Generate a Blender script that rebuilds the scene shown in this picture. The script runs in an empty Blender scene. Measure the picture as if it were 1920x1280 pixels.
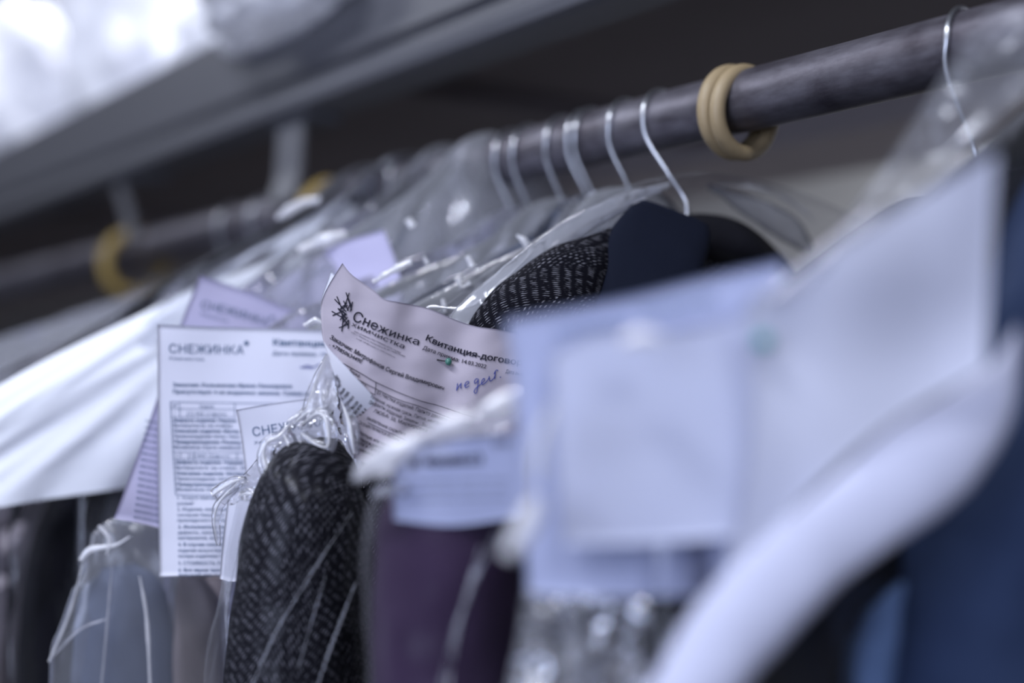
import bpy, bmesh, math, random
import numpy as np
from mathutils import Vector, noise
random.seed(7)
PI = math.pi
C = bpy.context.scene.collection
scene = bpy.context.scene

# ------------------------------------------------------------------ camera frame
# world axes: +Y runs along the clothes rail (away), +X goes through the rail towards the wall, Z up
RAIL_Z, RAIL_R = 1.900, 0.016
CAM = Vector((-0.533, 0.0, 1.737))
YAW, PITCH, F = math.radians(36.3), math.radians(2.92), 2667.0
FWD = Vector((math.sin(YAW)*math.cos(PITCH), math.cos(YAW)*math.cos(PITCH), math.sin(PITCH)))
RGT = Vector((math.cos(YAW), -math.sin(YAW), 0))
UP = RGT.cross(FWD)
def W(px, py, d):
    """a point of the place at distance d from the lens"""
    return CAM + FWD*d + RGT*((px-960)/F*d) + UP*((640-py)/F*d)

# ------------------------------------------------------------------ materials
def new_mat(name):
    m = bpy.data.materials.new(name); m.use_nodes = True
    nt = m.node_tree; nt.nodes.clear()
    out = nt.nodes.new('ShaderNodeOutputMaterial')
    return m, nt, out
def N(nt, t, **kw):
    n = nt.nodes.new(t)
    for k, v in kw.items(): setattr(n, k, v)
    return n
def plain(name, col, rough=0.6, metal=0.0, bump=0.0, scale=200.0, var=0.0, vscale=8.0, spec=0.5, sheen=0.0):
    m, nt, out = new_mat(name)
    p = N(nt, 'ShaderNodeBsdfPrincipled')
    p.inputs['Base Color'].default_value = (*col, 1)
    p.inputs['Roughness'].default_value = rough
    p.inputs['Metallic'].default_value = metal
    p.inputs['Specular IOR Level'].default_value = spec if rough < 0.8 else 0.12
    p.inputs['Sheen Weight'].default_value = sheen
    tc = N(nt, 'ShaderNodeTexCoord')
    if var > 0:
        nz = N(nt, 'ShaderNodeTexNoise'); nz.inputs['Scale'].default_value = vscale; nz.inputs['Detail'].default_value = 6
        mx = N(nt, 'ShaderNodeMix', data_type='RGBA')
        mx.inputs['A'].default_value = (*[c*(1-var) for c in col], 1)
        mx.inputs['B'].default_value = (*[min(1, c*(1+var)) for c in col], 1)
        nt.links.new(tc.outputs['Object'], nz.inputs['Vector'])
        nt.links.new(nz.outputs['Fac'], mx.inputs['Factor'])
        nt.links.new(mx.outputs['Result'], p.inputs['Base Color'])
    if bump > 0:
        nz = N(nt, 'ShaderNodeTexNoise'); nz.inputs['Scale'].default_value = scale; nz.inputs['Detail'].default_value = 4
        b = N(nt, 'ShaderNodeBump'); b.inputs['Strength'].default_value = bump; b.inputs['Distance'].default_value = 0.002
        nt.links.new(tc.outputs['Object'], nz.inputs['Vector'])
        nt.links.new(nz.outputs['Fac'], b.inputs['Height']); nt.links.new(b.outputs['Normal'], p.inputs['Normal'])
    nt.links.new(p.outputs[0], out.inputs[0])
    return m
def film(name, haze=0.10, edge=0.5, col=(0.85, 0.87, 0.95), rough=0.12, bump=0.5, scale=45.0, tint=0.96, gloss=1.0):
    """thin polythene: mostly clear, milky at a grazing look, glossy on the creases"""
    m, nt, out = new_mat(name)
    tc = N(nt, 'ShaderNodeTexCoord')
    mp = N(nt, 'ShaderNodeMapping'); mp.inputs['Scale'].default_value = (1, 1, 0.35)
    nz = N(nt, 'ShaderNodeTexNoise'); nz.inputs['Scale'].default_value = scale; nz.inputs['Detail'].default_value = 3
    nz.inputs['Distortion'].default_value = 1.2
    b = N(nt, 'ShaderNodeBump'); b.inputs['Strength'].default_value = bump; b.inputs['Distance'].default_value = 0.004
    nt.links.new(tc.outputs['Object'], mp.inputs['Vector']); nt.links.new(mp.outputs[0], nz.inputs['Vector'])
    nt.links.new(nz.outputs['Fac'], b.inputs['Height'])
    lw = N(nt, 'ShaderNodeLayerWeight'); lw.inputs['Blend'].default_value = 0.5
    nt.links.new(b.outputs['Normal'], lw.inputs['Normal'])
    pw = N(nt, 'ShaderNodeMath', operation='POWER'); pw.inputs[1].default_value = 3.0
    nt.links.new(lw.outputs['Facing'], pw.inputs[0])
    ml = N(nt, 'ShaderNodeMath', operation='MULTIPLY_ADD'); ml.inputs[1].default_value = edge; ml.inputs[2].default_value = haze
    ml.use_clamp = True
    nt.links.new(pw.outputs[0], ml.inputs[0])
    tr = N(nt, 'ShaderNodeBsdfTransparent'); tr.inputs[0].default_value = (tint, tint, min(1, tint*1.01), 1)
    df = N(nt, 'ShaderNodeBsdfDiffuse'); df.inputs[0].default_value = (*col, 1)
    tl = N(nt, 'ShaderNodeBsdfTranslucent'); tl.inputs[0].default_value = (*col, 1)
    m1 = N(nt, 'ShaderNodeMixShader'); m1.inputs[0].default_value = 0.5
    nt.links.new(df.outputs[0], m1.inputs[1]); nt.links.new(tl.outputs[0], m1.inputs[2])
    m2 = N(nt, 'ShaderNodeMixShader'); nt.links.new(ml.outputs[0], m2.inputs[0])
    nt.links.new(tr.outputs[0], m2.inputs[1]); nt.links.new(m1.outputs[0], m2.inputs[2])
    fr = N(nt, 'ShaderNodeFresnel'); fr.inputs[0].default_value = 1.5
    nt.links.new(b.outputs['Normal'], fr.inputs['Normal'])
    fm = N(nt, 'ShaderNodeMath', operation='MULTIPLY'); fm.inputs[1].default_value = gloss; fm.use_clamp = True
    nt.links.new(fr.outputs[0], fm.inputs[0])
    gl = N(nt, 'ShaderNodeBsdfGlossy'); gl.inputs['Roughness'].default_value = rough
    gl.inputs['Color'].default_value = (0.95, 0.96, 1, 1)
    nt.links.new(b.outputs['Normal'], gl.inputs['Normal'])
    m3 = N(nt, 'ShaderNodeMixShader'); nt.links.new(fm.outputs[0], m3.inputs[0])
    nt.links.new(m2.outputs[0], m3.inputs[1]); nt.links.new(gl.outputs[0], m3.inputs[2])
    nt.links.new(m3.outputs[0], out.inputs[0])
    return m
def paper(name, col, transl=0.2):
    m, nt, out = new_mat(name)
    tc = N(nt, 'ShaderNodeTexCoord')
    nz = N(nt, 'ShaderNodeTexNoise'); nz.inputs['Scale'].default_value = 900; nz.inputs['Detail'].default_value = 3
    b = N(nt, 'ShaderNodeBump'); b.inputs['Strength'].default_value = 0.15; b.inputs['Distance'].default_value = 0.0004
    nt.links.new(tc.outputs['Object'], nz.inputs['Vector']); nt.links.new(nz.outputs['Fac'], b.inputs['Height'])
    df = N(nt, 'ShaderNodeBsdfPrincipled'); df.inputs['Base Color'].default_value = (*col, 1); df.inputs['Roughness'].default_value = 0.7
    df.inputs['Specular IOR Level'].default_value = 0.2
    nt.links.new(b.outputs['Normal'], df.inputs['Normal'])
    tl = N(nt, 'ShaderNodeBsdfTranslucent'); tl.inputs[0].default_value = (*col, 1)
    mx = N(nt, 'ShaderNodeMixShader'); mx.inputs[0].default_value = transl
    nt.links.new(df.outputs[0], mx.inputs[1]); nt.links.new(tl.outputs[0], mx.inputs[2])
    nt.links.new(mx.outputs[0], out.inputs[0])
    return m
def herringbone(name):
    """black wool with pale flecks in a zigzag weave; UV in metres"""
    m, nt, out = new_mat(name)
    uv = N(nt, 'ShaderNodeUVMap'); uv.uv_map = 'UVMap'
    sep = N(nt, 'ShaderNodeSeparateXYZ')
    nzd = N(nt, 'ShaderNodeTexNoise'); nzd.inputs['Scale'].default_value = 260; nzd.inputs['Detail'].default_value = 2
    nt.links.new(uv.outputs[0], nzd.inputs['Vector'])
    off = N(nt, 'ShaderNodeVectorMath', operation='MULTIPLY_ADD')
    off.inputs[1].default_value = (0.0007, 0.0007, 0); nt.links.new(nzd.outputs['Color'], off.inputs[0]); nt.links.new(uv.outputs[0], off.inputs[2])
    nt.links.new(off.outputs[0], sep.inputs[0])
    def M(op, a, b=None, c=None):
        n = N(nt, 'ShaderNodeMath', operation=op)
        for i, v in enumerate((a, b, c)):
            if v is None: continue
            if isinstance(v, (int, float)): n.inputs[i].default_value = v
            else: nt.links.new(v, n.inputs[i])
        return n.outputs[0]
    u, v = sep.outputs[0], sep.outputs[1]
    zig = M('PINGPONG', u, 0.021)                 # columns 21 mm wide
    row = M('DIVIDE', M('MULTIPLY_ADD', zig, 1.35, v), 0.0026)
    fr = M('FRACT', row)
    line = M('LESS_THAN', fr, 0.36)
    alt = M('MULTIPLY', M('FLOOR', row), 0.37)
    dash = M('LESS_THAN', M('FRACT', M('ADD', M('DIVIDE', u, 0.0021), alt)), 0.55)
    nz = N(nt, 'ShaderNodeTexNoise'); nz.inputs['Scale'].default_value = 330; nz.inputs['Detail'].default_value = 2
    nt.links.new(uv.outputs[0], nz.inputs['Vector'])
    keep = M('MULTIPLY', M('SUBTRACT', nz.outputs['Fac'], 0.42), 5.0)
    cl = N(nt, 'ShaderNodeClamp'); nt.links.new(keep, cl.inputs[0])
    mask = M('MULTIPLY', M('MULTIPLY', line, dash), cl.outputs[0])
    mx = N(nt, 'ShaderNodeMix', data_type='RGBA')
    mx.inputs['A'].default_value = (0.005, 0.005, 0.008, 1); mx.inputs['B'].default_value = (0.17, 0.17, 0.20, 1)
    nt.links.new(mask, mx.inputs['Factor'])
    p = N(nt, 'ShaderNodeBsdfPrincipled'); p.inputs['Roughness'].default_value = 0.95; p.inputs['Specular IOR Level'].default_value = 0.05
    p.inputs['Sheen Weight'].default_value = 0.0
    b = N(nt, 'ShaderNodeBump'); b.inputs['Strength'].default_value = 0.5; b.inputs['Distance'].default_value = 0.0007
    nz2 = N(nt, 'ShaderNodeTexNoise'); nz2.inputs['Scale'].default_value = 700
    nt.links.new(uv.outputs[0], nz2.inputs['Vector'])
    nt.links.new(M('ADD', mask, nz2.outputs['Fac']), b.inputs['Height'])
    nt.links.new(mx.outputs['Result'], p.inputs['Base Color']); nt.links.new(b.outputs['Normal'], p.inputs['Normal'])
    nt.links.new(p.outputs[0], out.inputs[0])
    return m
def steel_rail(name):
    m, nt, out = new_mat(name)
    tc = N(nt, 'ShaderNodeTexCoord')
    mp = N(nt, 'ShaderNodeMapping'); mp.inputs['Scale'].default_value = (1, 0.25, 1)
    nz = N(nt, 'ShaderNodeTexNoise'); nz.inputs['Scale'].default_value = 140; nz.inputs['Detail'].default_value = 8; nz.inputs['Roughness'].default_value = 0.7
    nt.links.new(tc.outputs['Object'], mp.inputs['Vector']); nt.links.new(mp.outputs[0], nz.inputs['Vector'])
    nz2 = N(nt, 'ShaderNodeTexNoise'); nz2.inputs['Scale'].default_value = 28; nz2.inputs['Detail'].default_value = 5
    nt.links.new(tc.outputs['Object'], nz2.inputs['Vector'])
    cr = N(nt, 'ShaderNodeValToRGB')
    cr.color_ramp.elements[0].position = 0.35; cr.color_ramp.elements[0].color = (0.075, 0.065, 0.08, 1)
    cr.color_ramp.elements[1].position = 0.68; cr.color_ramp.elements[1].color = (0.27, 0.26, 0.30, 1)
    ad = N(nt, 'ShaderNodeMath', operation='MULTIPLY_ADD'); ad.inputs[1].default_value = 0.5
    md = N(nt, 'ShaderNodeMath', operation='MULTIPLY'); md.inputs[1].default_value = 0.5
    nt.links.new(nz2.outputs['Fac'], md.inputs[0]); nt.links.new(nz.outputs['Fac'], ad.inputs[0]); nt.links.new(md.outputs[0], ad.inputs[2])
    nt.links.new(ad.outputs[0], cr.inputs[0])
    p = N(nt, 'ShaderNodeBsdfPrincipled'); p.inputs['Metallic'].default_value = 0.75
    rr = N(nt, 'ShaderNodeMapRange'); rr.inputs['To Min'].default_value = 0.34; rr.inputs['To Max'].default_value = 0.6
    nt.links.new(nz.outputs['Fac'], rr.inputs['Value']); nt.links.new(rr.outputs[0], p.inputs['Roughness'])
    nt.links.new(cr.outputs[0], p.inputs['Base Color'])
    b = N(nt, 'ShaderNodeBump'); b.inputs['Strength'].default_value = 0.2; b.inputs['Distance'].default_value = 0.0005
    nt.links.new(nz.outputs['Fac'], b.inputs['Height']); nt.links.new(b.outputs['Normal'], p.inputs['Normal'])
    nt.links.new(p.outputs[0], out.inputs[0])
    return m

M_rail = steel_rail('worn steel')
M_wire = plain('hanger wire', (0.62, 0.64, 0.68), 0.28, 0.95)
M_ring = plain('beige rubber', (0.31, 0.235, 0.135), 0.5, bump=0.1, scale=300, var=0.12, vscale=40)
M_ring2 = plain('yellow rubber', (0.30, 0.21, 0.06), 0.55, var=0.1)
M_beam = plain('grey shelf paint', (0.095, 0.097, 0.112), 0.45, bump=0.05, var=0.06)
M_board = plain('shelf board', (0.15, 0.13, 0.137), 0.75, var=0.12, vscale=6)
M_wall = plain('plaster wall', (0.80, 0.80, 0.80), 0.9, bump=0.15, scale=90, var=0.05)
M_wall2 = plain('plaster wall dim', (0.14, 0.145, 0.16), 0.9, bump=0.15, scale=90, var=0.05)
M_ceil = plain('ceiling paint', (0.30, 0.30, 0.32), 0.9)
M_floor = plain('floor vinyl', (0.25, 0.24, 0.25), 0.6, var=0.2)
M_ink = plain('printer ink', (0.012, 0.012, 0.022), 0.8, spec=0.1)
M_ink2 = plain('teal printer ink', (0.10, 0.15, 0.25), 0.8, spec=0.1)
M_pen = plain('blue ballpoint ink', (0.015, 0.03, 0.22), 0.6)
M_paper = paper('receipt paper', (0.38, 0.345, 0.41), 0.12)  # darkened paper colour stands in for the shadow on the middle receipt
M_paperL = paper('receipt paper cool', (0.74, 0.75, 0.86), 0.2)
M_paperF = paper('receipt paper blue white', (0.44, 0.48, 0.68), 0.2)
M_herr = herringbone('herringbone wool')
M_navy = plain('navy lining', (0.005, 0.007, 0.016), 0.85, bump=0.3, scale=60)
M_black = plain('black cloth', (0.008, 0.008, 0.012), 0.85, bump=0.2, scale=400)
M_purple = plain('dark plum cloth', (0.030, 0.017, 0.042), 0.8, bump=0.2, scale=400, var=0.4, vscale=14)
M_denim = plain('blue denim', (0.017, 0.028, 0.065), 0.85, bump=0.4, scale=600, var=0.35, vscale=18)
M_white = plain('white shirt cotton', (0.72, 0.745, 0.82), 0.8, bump=0.2, scale=500)
M_slate = plain('slate blue cloth', (0.10, 0.12, 0.18), 0.85, bump=0.2, scale=300, var=0.25, vscale=12)
M_beige = plain('beige cloth', (0.34, 0.29, 0.29), 0.85, bump=0.2, scale=300, var=0.2)
M_brown = plain('taupe cloth', (0.36, 0.325, 0.36), 0.85, bump=0.2, scale=300, var=0.2)
M_grey = plain('grey speckled cloth', (0.10, 0.105, 0.12), 0.9, bump=0.3, scale=300, var=0.8, vscale=300)
M_lilac = plain('lilac cloth', (0.42, 0.42, 0.58), 0.85, bump=0.2, scale=300, var=0.1)
M_film = film('clear film', 0.02, 0.40, bump=0.35, scale=30)
M_filmB = film('dense film', 0.30, 0.6, bump=0.5, scale=30, gloss=1.2)
M_filmQ = film('dull film', 0.006, 0.12, bump=0.2, scale=25, gloss=0.15, rough=0.25)
M_filmV = film('thin veil film', 0.09, 0.35, bump=0.3, scale=12, gloss=0.4, rough=0.25)
M_filmL = film('soft film', 0.13, 0.6, bump=0.35, scale=16, gloss=0.9, rough=0.2)
M_filmS = film('hazy film', 0.22, 0.4, bump=0.3, scale=14, gloss=0.35, rough=0.3)
M_filmU = film('upper film', 0.34, 0.5, col=(.9,.9,.96), bump=0.35, scale=22, gloss=1.0, rough=0.2)
M_filmG = film('gathered clear film', 0.13, 0.8, col=(0.9,0.9,0.97), bump=0.4, scale=45, rough=0.14, gloss=1.6)
M_filmH = film('milky film', 0.28, 0.6, bump=0.7, scale=26, gloss=1.4)
M_filmC = film('crumpled film', 0.12, 0.9, bump=0.9, scale=60, rough=0.10, gloss=2.0)
M_glint = film('gathered glint film', 0.80, 0.6, col=(0.96, 0.96, 1.0), bump=0.3, scale=80, rough=0.2, gloss=2.5)  # near-white colour paints highlights onto the bag folds
M_green = plain('green pin bead', (0.05, 0.16, 0.13), 0.25)
M_dark = plain('pin steel', (0.05, 0.05, 0.06), 0.3, 0.9)
M_sack = plain('white sack', (0.88, 0.89, 0.96), 0.6, bump=0.3, scale=30)

# ------------------------------------------------------------------ object helpers
def mesh_obj(name, verts, faces, m, parent=None, origin=None, smooth=True, uvs=None):
    me = bpy.data.meshes.new(name)
    org = Vector(origin) if origin is not None else Vector((0, 0, 0))
    base = org
    me.from_pydata([tuple(Vector(v)-base) for v in verts], [], faces)
    me.materials.append(m)
    if uvs is not None:
        ul = me.uv_layers.new(name='UVMap')
        for l in me.loops: ul.data[l.index].uv = uvs[l.vertex_index]
    if smooth:
        for p in me.polygons: p.use_smooth = True
    me.update()
    o = bpy.data.objects.new(name, me); C.objects.link(o)
    if parent is not None:
        o.parent = parent; o.location = org - parent.location
    else:
        o.location = org
    return o
def tag(o, label, cat, group=None):
    o['label'] = label; o['category'] = cat
    if group: o['group'] = group
    return o
def thing(name, label, cat, loc, group=None):
    o = bpy.data.objects.new(name, None); C.objects.link(o)
    o.empty_display_size = 0.02
    o.location = Vector(loc)
    return tag(o, label, cat, group)
def org_of(parent): return parent.location.copy() if parent is not None else None

def grid_faces(nu, nv, closed_u=False, closed_v=False):
    f = []
    for i in range(nu if closed_u else nu-1):
        for j in range(nv if closed_v else nv-1):
            a, b = i*nv+j, ((i+1) % nu)*nv+j
            c, d = ((i+1) % nu)*nv+(j+1) % nv, i*nv+(j+1) % nv
            f.append((a, b, c, d))
    return f
def cat_rom(pts, n):
    """smooth path through pts (any dimension)"""
    P = np.array(pts, float)
    if len(P) == 2:
        return [tuple(P[0]+(P[1]-P[0])*t) for t in np.linspace(0, 1, n)]
    P = np.vstack([2*P[0]-P[1], P, 2*P[-1]-P[-2]])
    out = []
    seg = len(P)-3
    for k in range(n):
        t = k/(n-1)*seg; i = min(int(t), seg-1); u = t-i
        p0, p1, p2, p3 = P[i:i+4]
        out.append(tuple(0.5*((2*p1)+(-p0+p2)*u+(2*p0-5*p1+4*p2-p3)*u*u+(-p0+3*p1-3*p2+p3)*u**3)))
    return out
def fbm(x, y, z, o=3):
    s, a = 0.0, 1.0
    for k in range(o):
        s += a*noise.noise(Vector((x, y, z))); x *= 2.03; y *= 2.03; z *= 2.03; a *= 0.5
    return s

def tube(path3, r, m, name, parent=None, seg=10, n=None, closed=False, cap=True, smoothpath=True):
    """round wire or rod along world points; r number or list"""
    pts = [tuple(p) for p in path3]
    if smoothpath:
        n = n or max(12, len(pts)*8)
        pts = cat_rom(pts, n)
    pts = [Vector(p) for p in pts]
    n = len(pts)
    rr = [r]*n if isinstance(r, (int, float)) else list(np.interp(np.linspace(0, 1, n), np.linspace(0, 1, len(r)), r))
    vs = []
    prev = None
    for i, p in enumerate(pts):
        t = (pts[min(i+1, n-1)]-pts[max(i-1, 0)]).normalized()
        if prev is None:
            a = Vector((0, 0, 1)) if abs(t.z) < 0.9 else Vector((1, 0, 0))
            u = t.cross(a).normalized()
        else:
            u = (prev-t*prev.dot(t)).normalized()
        prev = u; w = t.cross(u)
        for k in range(seg):
            th = 2*PI*k/seg
            vs.append(p+(u*math.cos(th)+w*math.sin(th))*rr[i])
    fs = grid_faces(n, seg, closed_v=True)
    if cap:
        fs.append(tuple(range(seg))[::-1]); fs.append(tuple(range((n-1)*seg, n*seg)))
    return vs, fs

def tube_obj(path3, r, m, name, parent=None, origin=None, **k):
    vs, fs = tube(path3, r, m, name, **k)
    return mesh_obj(name, vs, fs, m, parent, origin if origin is not None else (org_of(parent) or path3[0]))
def join(parts):
    V, Fc = [], []
    for vs, fs in parts:
        b = len(V); V += list(vs); Fc += [tuple(i+b for i in f) for f in fs]
    return V, Fc

def loft(name, sec, m, parent=None, nseg=48, nring=60, noise_amp=0.0, nscale=(8, 8, 8), fold=0.0, foldn=5, seed=0.0, power=2.0, closetop=True, closebot=True):
    """cloth form through sections (px, py, distance, half width in px, half depth in m)"""
    S = cat_rom(sec, nring)
    vs, uvs = [], []
    L = 0.0; prevc = None
    C3 = [W(s[0], s[1], s[2]) for s in S]
    for i, s in enumerate(S):
        c = C3[i]
        t = (C3[min(i+1, nring-1)]-C3[max(i-1, 0)]).normalized()
        view = (c-CAM).normalized()
        u = t.cross(view).normalized()      # across, in the image
        w = u.cross(t).normalized()
        hw = max(s[3], 0.5)/F*s[2]; hd = max(s[4], 0.0005)
        if prevc is not None: L += (c-prevc).length
        prevc = c
        for k in range(nseg):
            th = 2*PI*k/nseg
            ct, st = math.cos(th), math.sin(th)
            e = 2.0/power
            x = math.copysign(abs(ct)**e, ct)*hw; y = math.copysign(abs(st)**e, st)*hd
            p = c+u*x+w*y
            nrm = (u*ct*hd+w*st*hw)
            nrm = nrm.normalized() if nrm.length > 0 else w
            dsp = 0
            if noise_amp: dsp += noise_amp*fbm(p.x*nscale[0]*4+seed, p.y*nscale[1]*4, p.z*nscale[2]*4)
            if fold: dsp += fold*math.sin(th*foldn+seed+2.5*noise.noise(Vector((L*6, seed, th))))*(0.5+0.5*noise.noise(Vector((L*9, th, seed+3))))
            vs.append(p+nrm*dsp)
            uvs.append((th/(2*PI)*(PI*(hw+hd)), L))
    fs = grid_faces(nring, nseg, closed_v=True)
    if closetop: fs.append(tuple(range(nseg))[::-1])
    if closebot: fs.append(tuple(range((nring-1)*nseg, nring*nseg)))
    o = mesh_obj(name, vs, fs, m, parent, org_of(parent) or C3[0], uvs=uvs)
    return o

def draped(name, m, parent, hookY, ztop, T, zbot, yaw=0.0, x0=0.0, nx=90, nz=70, ridge=0.0, rk=9.0, amp=0.0, seed=0.0, flare=0.3, origin=None):
    """cloth or bag hanging across the rail: ztop = [(x, z)...] outline of the shoulders, T half thickness"""
    xs = [p[0] for p in ztop]; zs = [p[1] for p in ztop]
    XL, XR = xs[0], xs[-1]
    zc = cat_rom(ztop, 200); zx = [p[0] for p in zc]; zz = [p[1] for p in zc]
    vs, uvs = [], []
    nsec = 2*nz
    cy, sy = math.cos(yaw), math.sin(yaw)
    ctr = ((XL+XR)/2)
    for i in range(nx):
        q = -1+2*i/(nx-1)
        q = math.sin(q*PI/2)
        X = ctr+q*(XR-XL)/2
        zt = float(np.interp(X, zx, zz))
        e = max(0.0, 1-abs(q)**3.5)**0.5
        for j in range(nsec):
            s = -1+2*j/(nsec-1)            # -1 front bottom .. 0 ridge .. 1 back bottom
            h = abs(s)**1.6
            z = zt-max(0.004, zt-(zbot if not isinstance(zbot, tuple) else zbot[0]+(zbot[1]-zbot[0])*(i/(nx-1))))*h
            dist = zt-z
            th = T*(0.06+0.94*min(1.0, (dist/(T*2.6)))**0.5)*e*(1+flare*min(dist, .4))
            y = th*(1 if s > 0 else -1)*(1.0 if abs(s) > 1e-6 else 0)
            if ridge or amp:
                rx, rz = X-x0, z-(max(zs)+0.03)
                ang = math.atan2(rx, -rz+0.02); rad = math.hypot(rx, rz)
                side = 11.3 if s > 0 else 0.0
                n1 = noise.noise(Vector((ang*rk+seed, rad*5.0, seed+side)))
                n2 = noise.noise(Vector((ang*rk*2.3+seed, rad*11.0, seed+side+4)))
                rd = (1-abs(n1)*2.2)*0.7+(1-abs(n2)*2.2)*0.35
                f = min(1.0, dist/0.02+0.25)
                y += (1 if s > 0 else -1)*ridge*rd*f
                dz = amp*fbm(X*14+seed, side, z*14)
                y += dz*f; z += 0.5*dz
            vs.append(Vector((x0*0+X*cy-y*sy, hookY+X*sy+y*cy, z)))
            uvs.append((X, z+(0 if s < 0 else 3)))
    fs = grid_faces(nx, nsec)
    return mesh_obj(name, vs, fs, m, parent, origin or org_of(parent) or (0, hookY, max(zs)), uvs=uvs)

# ------------------------------------------------------------------ printed sheets
def coons(top, right, bottom, left, nu, nv):
    """grid of image points inside four edge polylines; top/bottom run left to right, left/right run down"""
    def samp(pl, n):
        P = np.array(cat_rom(pl, 400)); d = np.r_[0, np.cumsum(np.hypot(*(P[1:]-P[:-1]).T))]
        q = np.linspace(0, d[-1], n)
        return np.c_[np.interp(q, d, P[:, 0]), np.interp(q, d, P[:, 1])]
    t, b, l, r = samp(top, nu), samp(bottom, nu), samp(left, nv), samp(right, nv)
    G = np.zeros((nu, nv, 2))
    for i in range(nu):
        u = i/(nu-1)
        for j in range(nv):
            v = j/(nv-1)
            G[i, j] = (1-v)*t[i]+v*b[i]+(1-u)*l[j]+u*r[j]-((1-u)*(1-v)*t[0]+u*(1-v)*t[-1]+(1-u)*v*b[0]+u*v*b[-1])
    return G
def sheet(name, label, cat, edges, D, m=None, nu=40, nv=40, group=None, parent=None, thick=0.00018):
    G = coons(*edges, nu, nv)
    front = [W(G[i, j, 0], G[i, j, 1], D(*G[i, j])) for i in range(nu) for j in range(nv)]
    back = [W(G[i, j, 0], G[i, j, 1], D(*G[i, j])+thick) for i in range(nu) for j in range(nv)]
    fs = grid_faces(nu, nv)
    n = nu*nv
    fs2 = [tuple(k+n for k in f[::-1]) for f in fs]
    rim = [i*nv for i in range(nu)]+[(nu-1)*nv+j for j in range(1, nv)]+[i*nv+nv-1 for i in range(nu-2, -1, -1)]+[j for j in range(nv-2, 0, -1)]
    side = [(rim[k], rim[(k+1) % len(rim)], rim[(k+1) % len(rim)]+n, rim[k]+n) for k in range(len(rim))]
    o = mesh_obj(name, front+back, fs+fs2+side, m or M_paper, parent, org_of(parent) or W(*edges[0][0], D(*edges[0][0])))
    if parent is None: tag(o, label, cat, group)
    return o
_glyph, _char = {}, {}
def raw_text(txt):
    cu = bpy.data.curves.new('t', 'FONT'); cu.body = txt; cu.size = 1.0; cu.resolution_u = 3
    ob = bpy.data.objects.new('t', cu); C.objects.link(ob)
    dg = bpy.context.evaluated_depsgraph_get(); dg.update()
    me = bpy.data.meshes.new_from_object(ob.evaluated_get(dg))
    vs = [(v.co.x, v.co.y) for v in me.vertices]; fs = [tuple(p.vertices) for p in me.polygons]
    bpy.data.objects.remove(ob); bpy.data.curves.remove(cu); bpy.data.meshes.remove(me)
    return vs, fs
def rects(rs):
    vs, fs = [], []
    for x0, y0, x1, y1 in rs:
        k = len(vs); vs += [(x0, y0), (x1, y0), (x1, y1), (x0, y1)]; fs.append((k, k+1, k+2, k+3))
    return vs, fs
def char(c):
    """outline and advance of one letter"""
    if c not in _char:
        if c == '\u043d': vs, fs = rects([(.075, 0, .163, .542), (.421, 0, .509, .542), (.163, .238, .421, .319)])
        elif c == '\u0444':
            vs, fs = raw_text('\u043e'); w = max(v[0] for v in vs); k = len(vs)
            vs = [(v[0]*1.2, v[1]) for v in vs]; m = w*0.6+.02
            a, b = rects([(m-.042, -.16, m+.042, .70)]); vs += a; fs = fs+[tuple(i+k for i in f) for f in b]
        else: vs, fs = raw_text(c) if c != ' ' else ([], [])
        adv = (max(v[0] for v in vs)+.07) if c == '\u0444' else max(v[0] for v in raw_text('H'+c+'H')[0])-max(v[0] for v in raw_text('HH')[0])
        _char[c] = (vs, fs, adv)
    return _char[c]
def glyphs(txt, bold=0.0):
    key = (txt, bold)
    if key in _glyph: return _glyph[key]
    vs, fs, x = [], [], 0.0
    for c in txt:
        a, b, adv = char(c); k = len(vs)
        vs += [(p+x, q) for p, q in a]; fs += [tuple(i+k for i in f) for f in b]; x += adv
    w = x-.06
    if bold > 0:                      # heavier strokes: the same letters struck again a hair to the side
        k = len(vs); v0, f0 = list(vs), list(fs)
        for q, (dx, dy) in enumerate(((bold*2.2, 0), (bold*1.1, bold*0.7), (bold*1.1, -bold*0.7))):
            vs += [(x+dx, y+dy) for x, y in v0]; fs += [tuple(i+k*(q+1) for i in f) for f in f0]
    _glyph[key] = (vs, fs, w)
    return _glyph[key]
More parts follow.
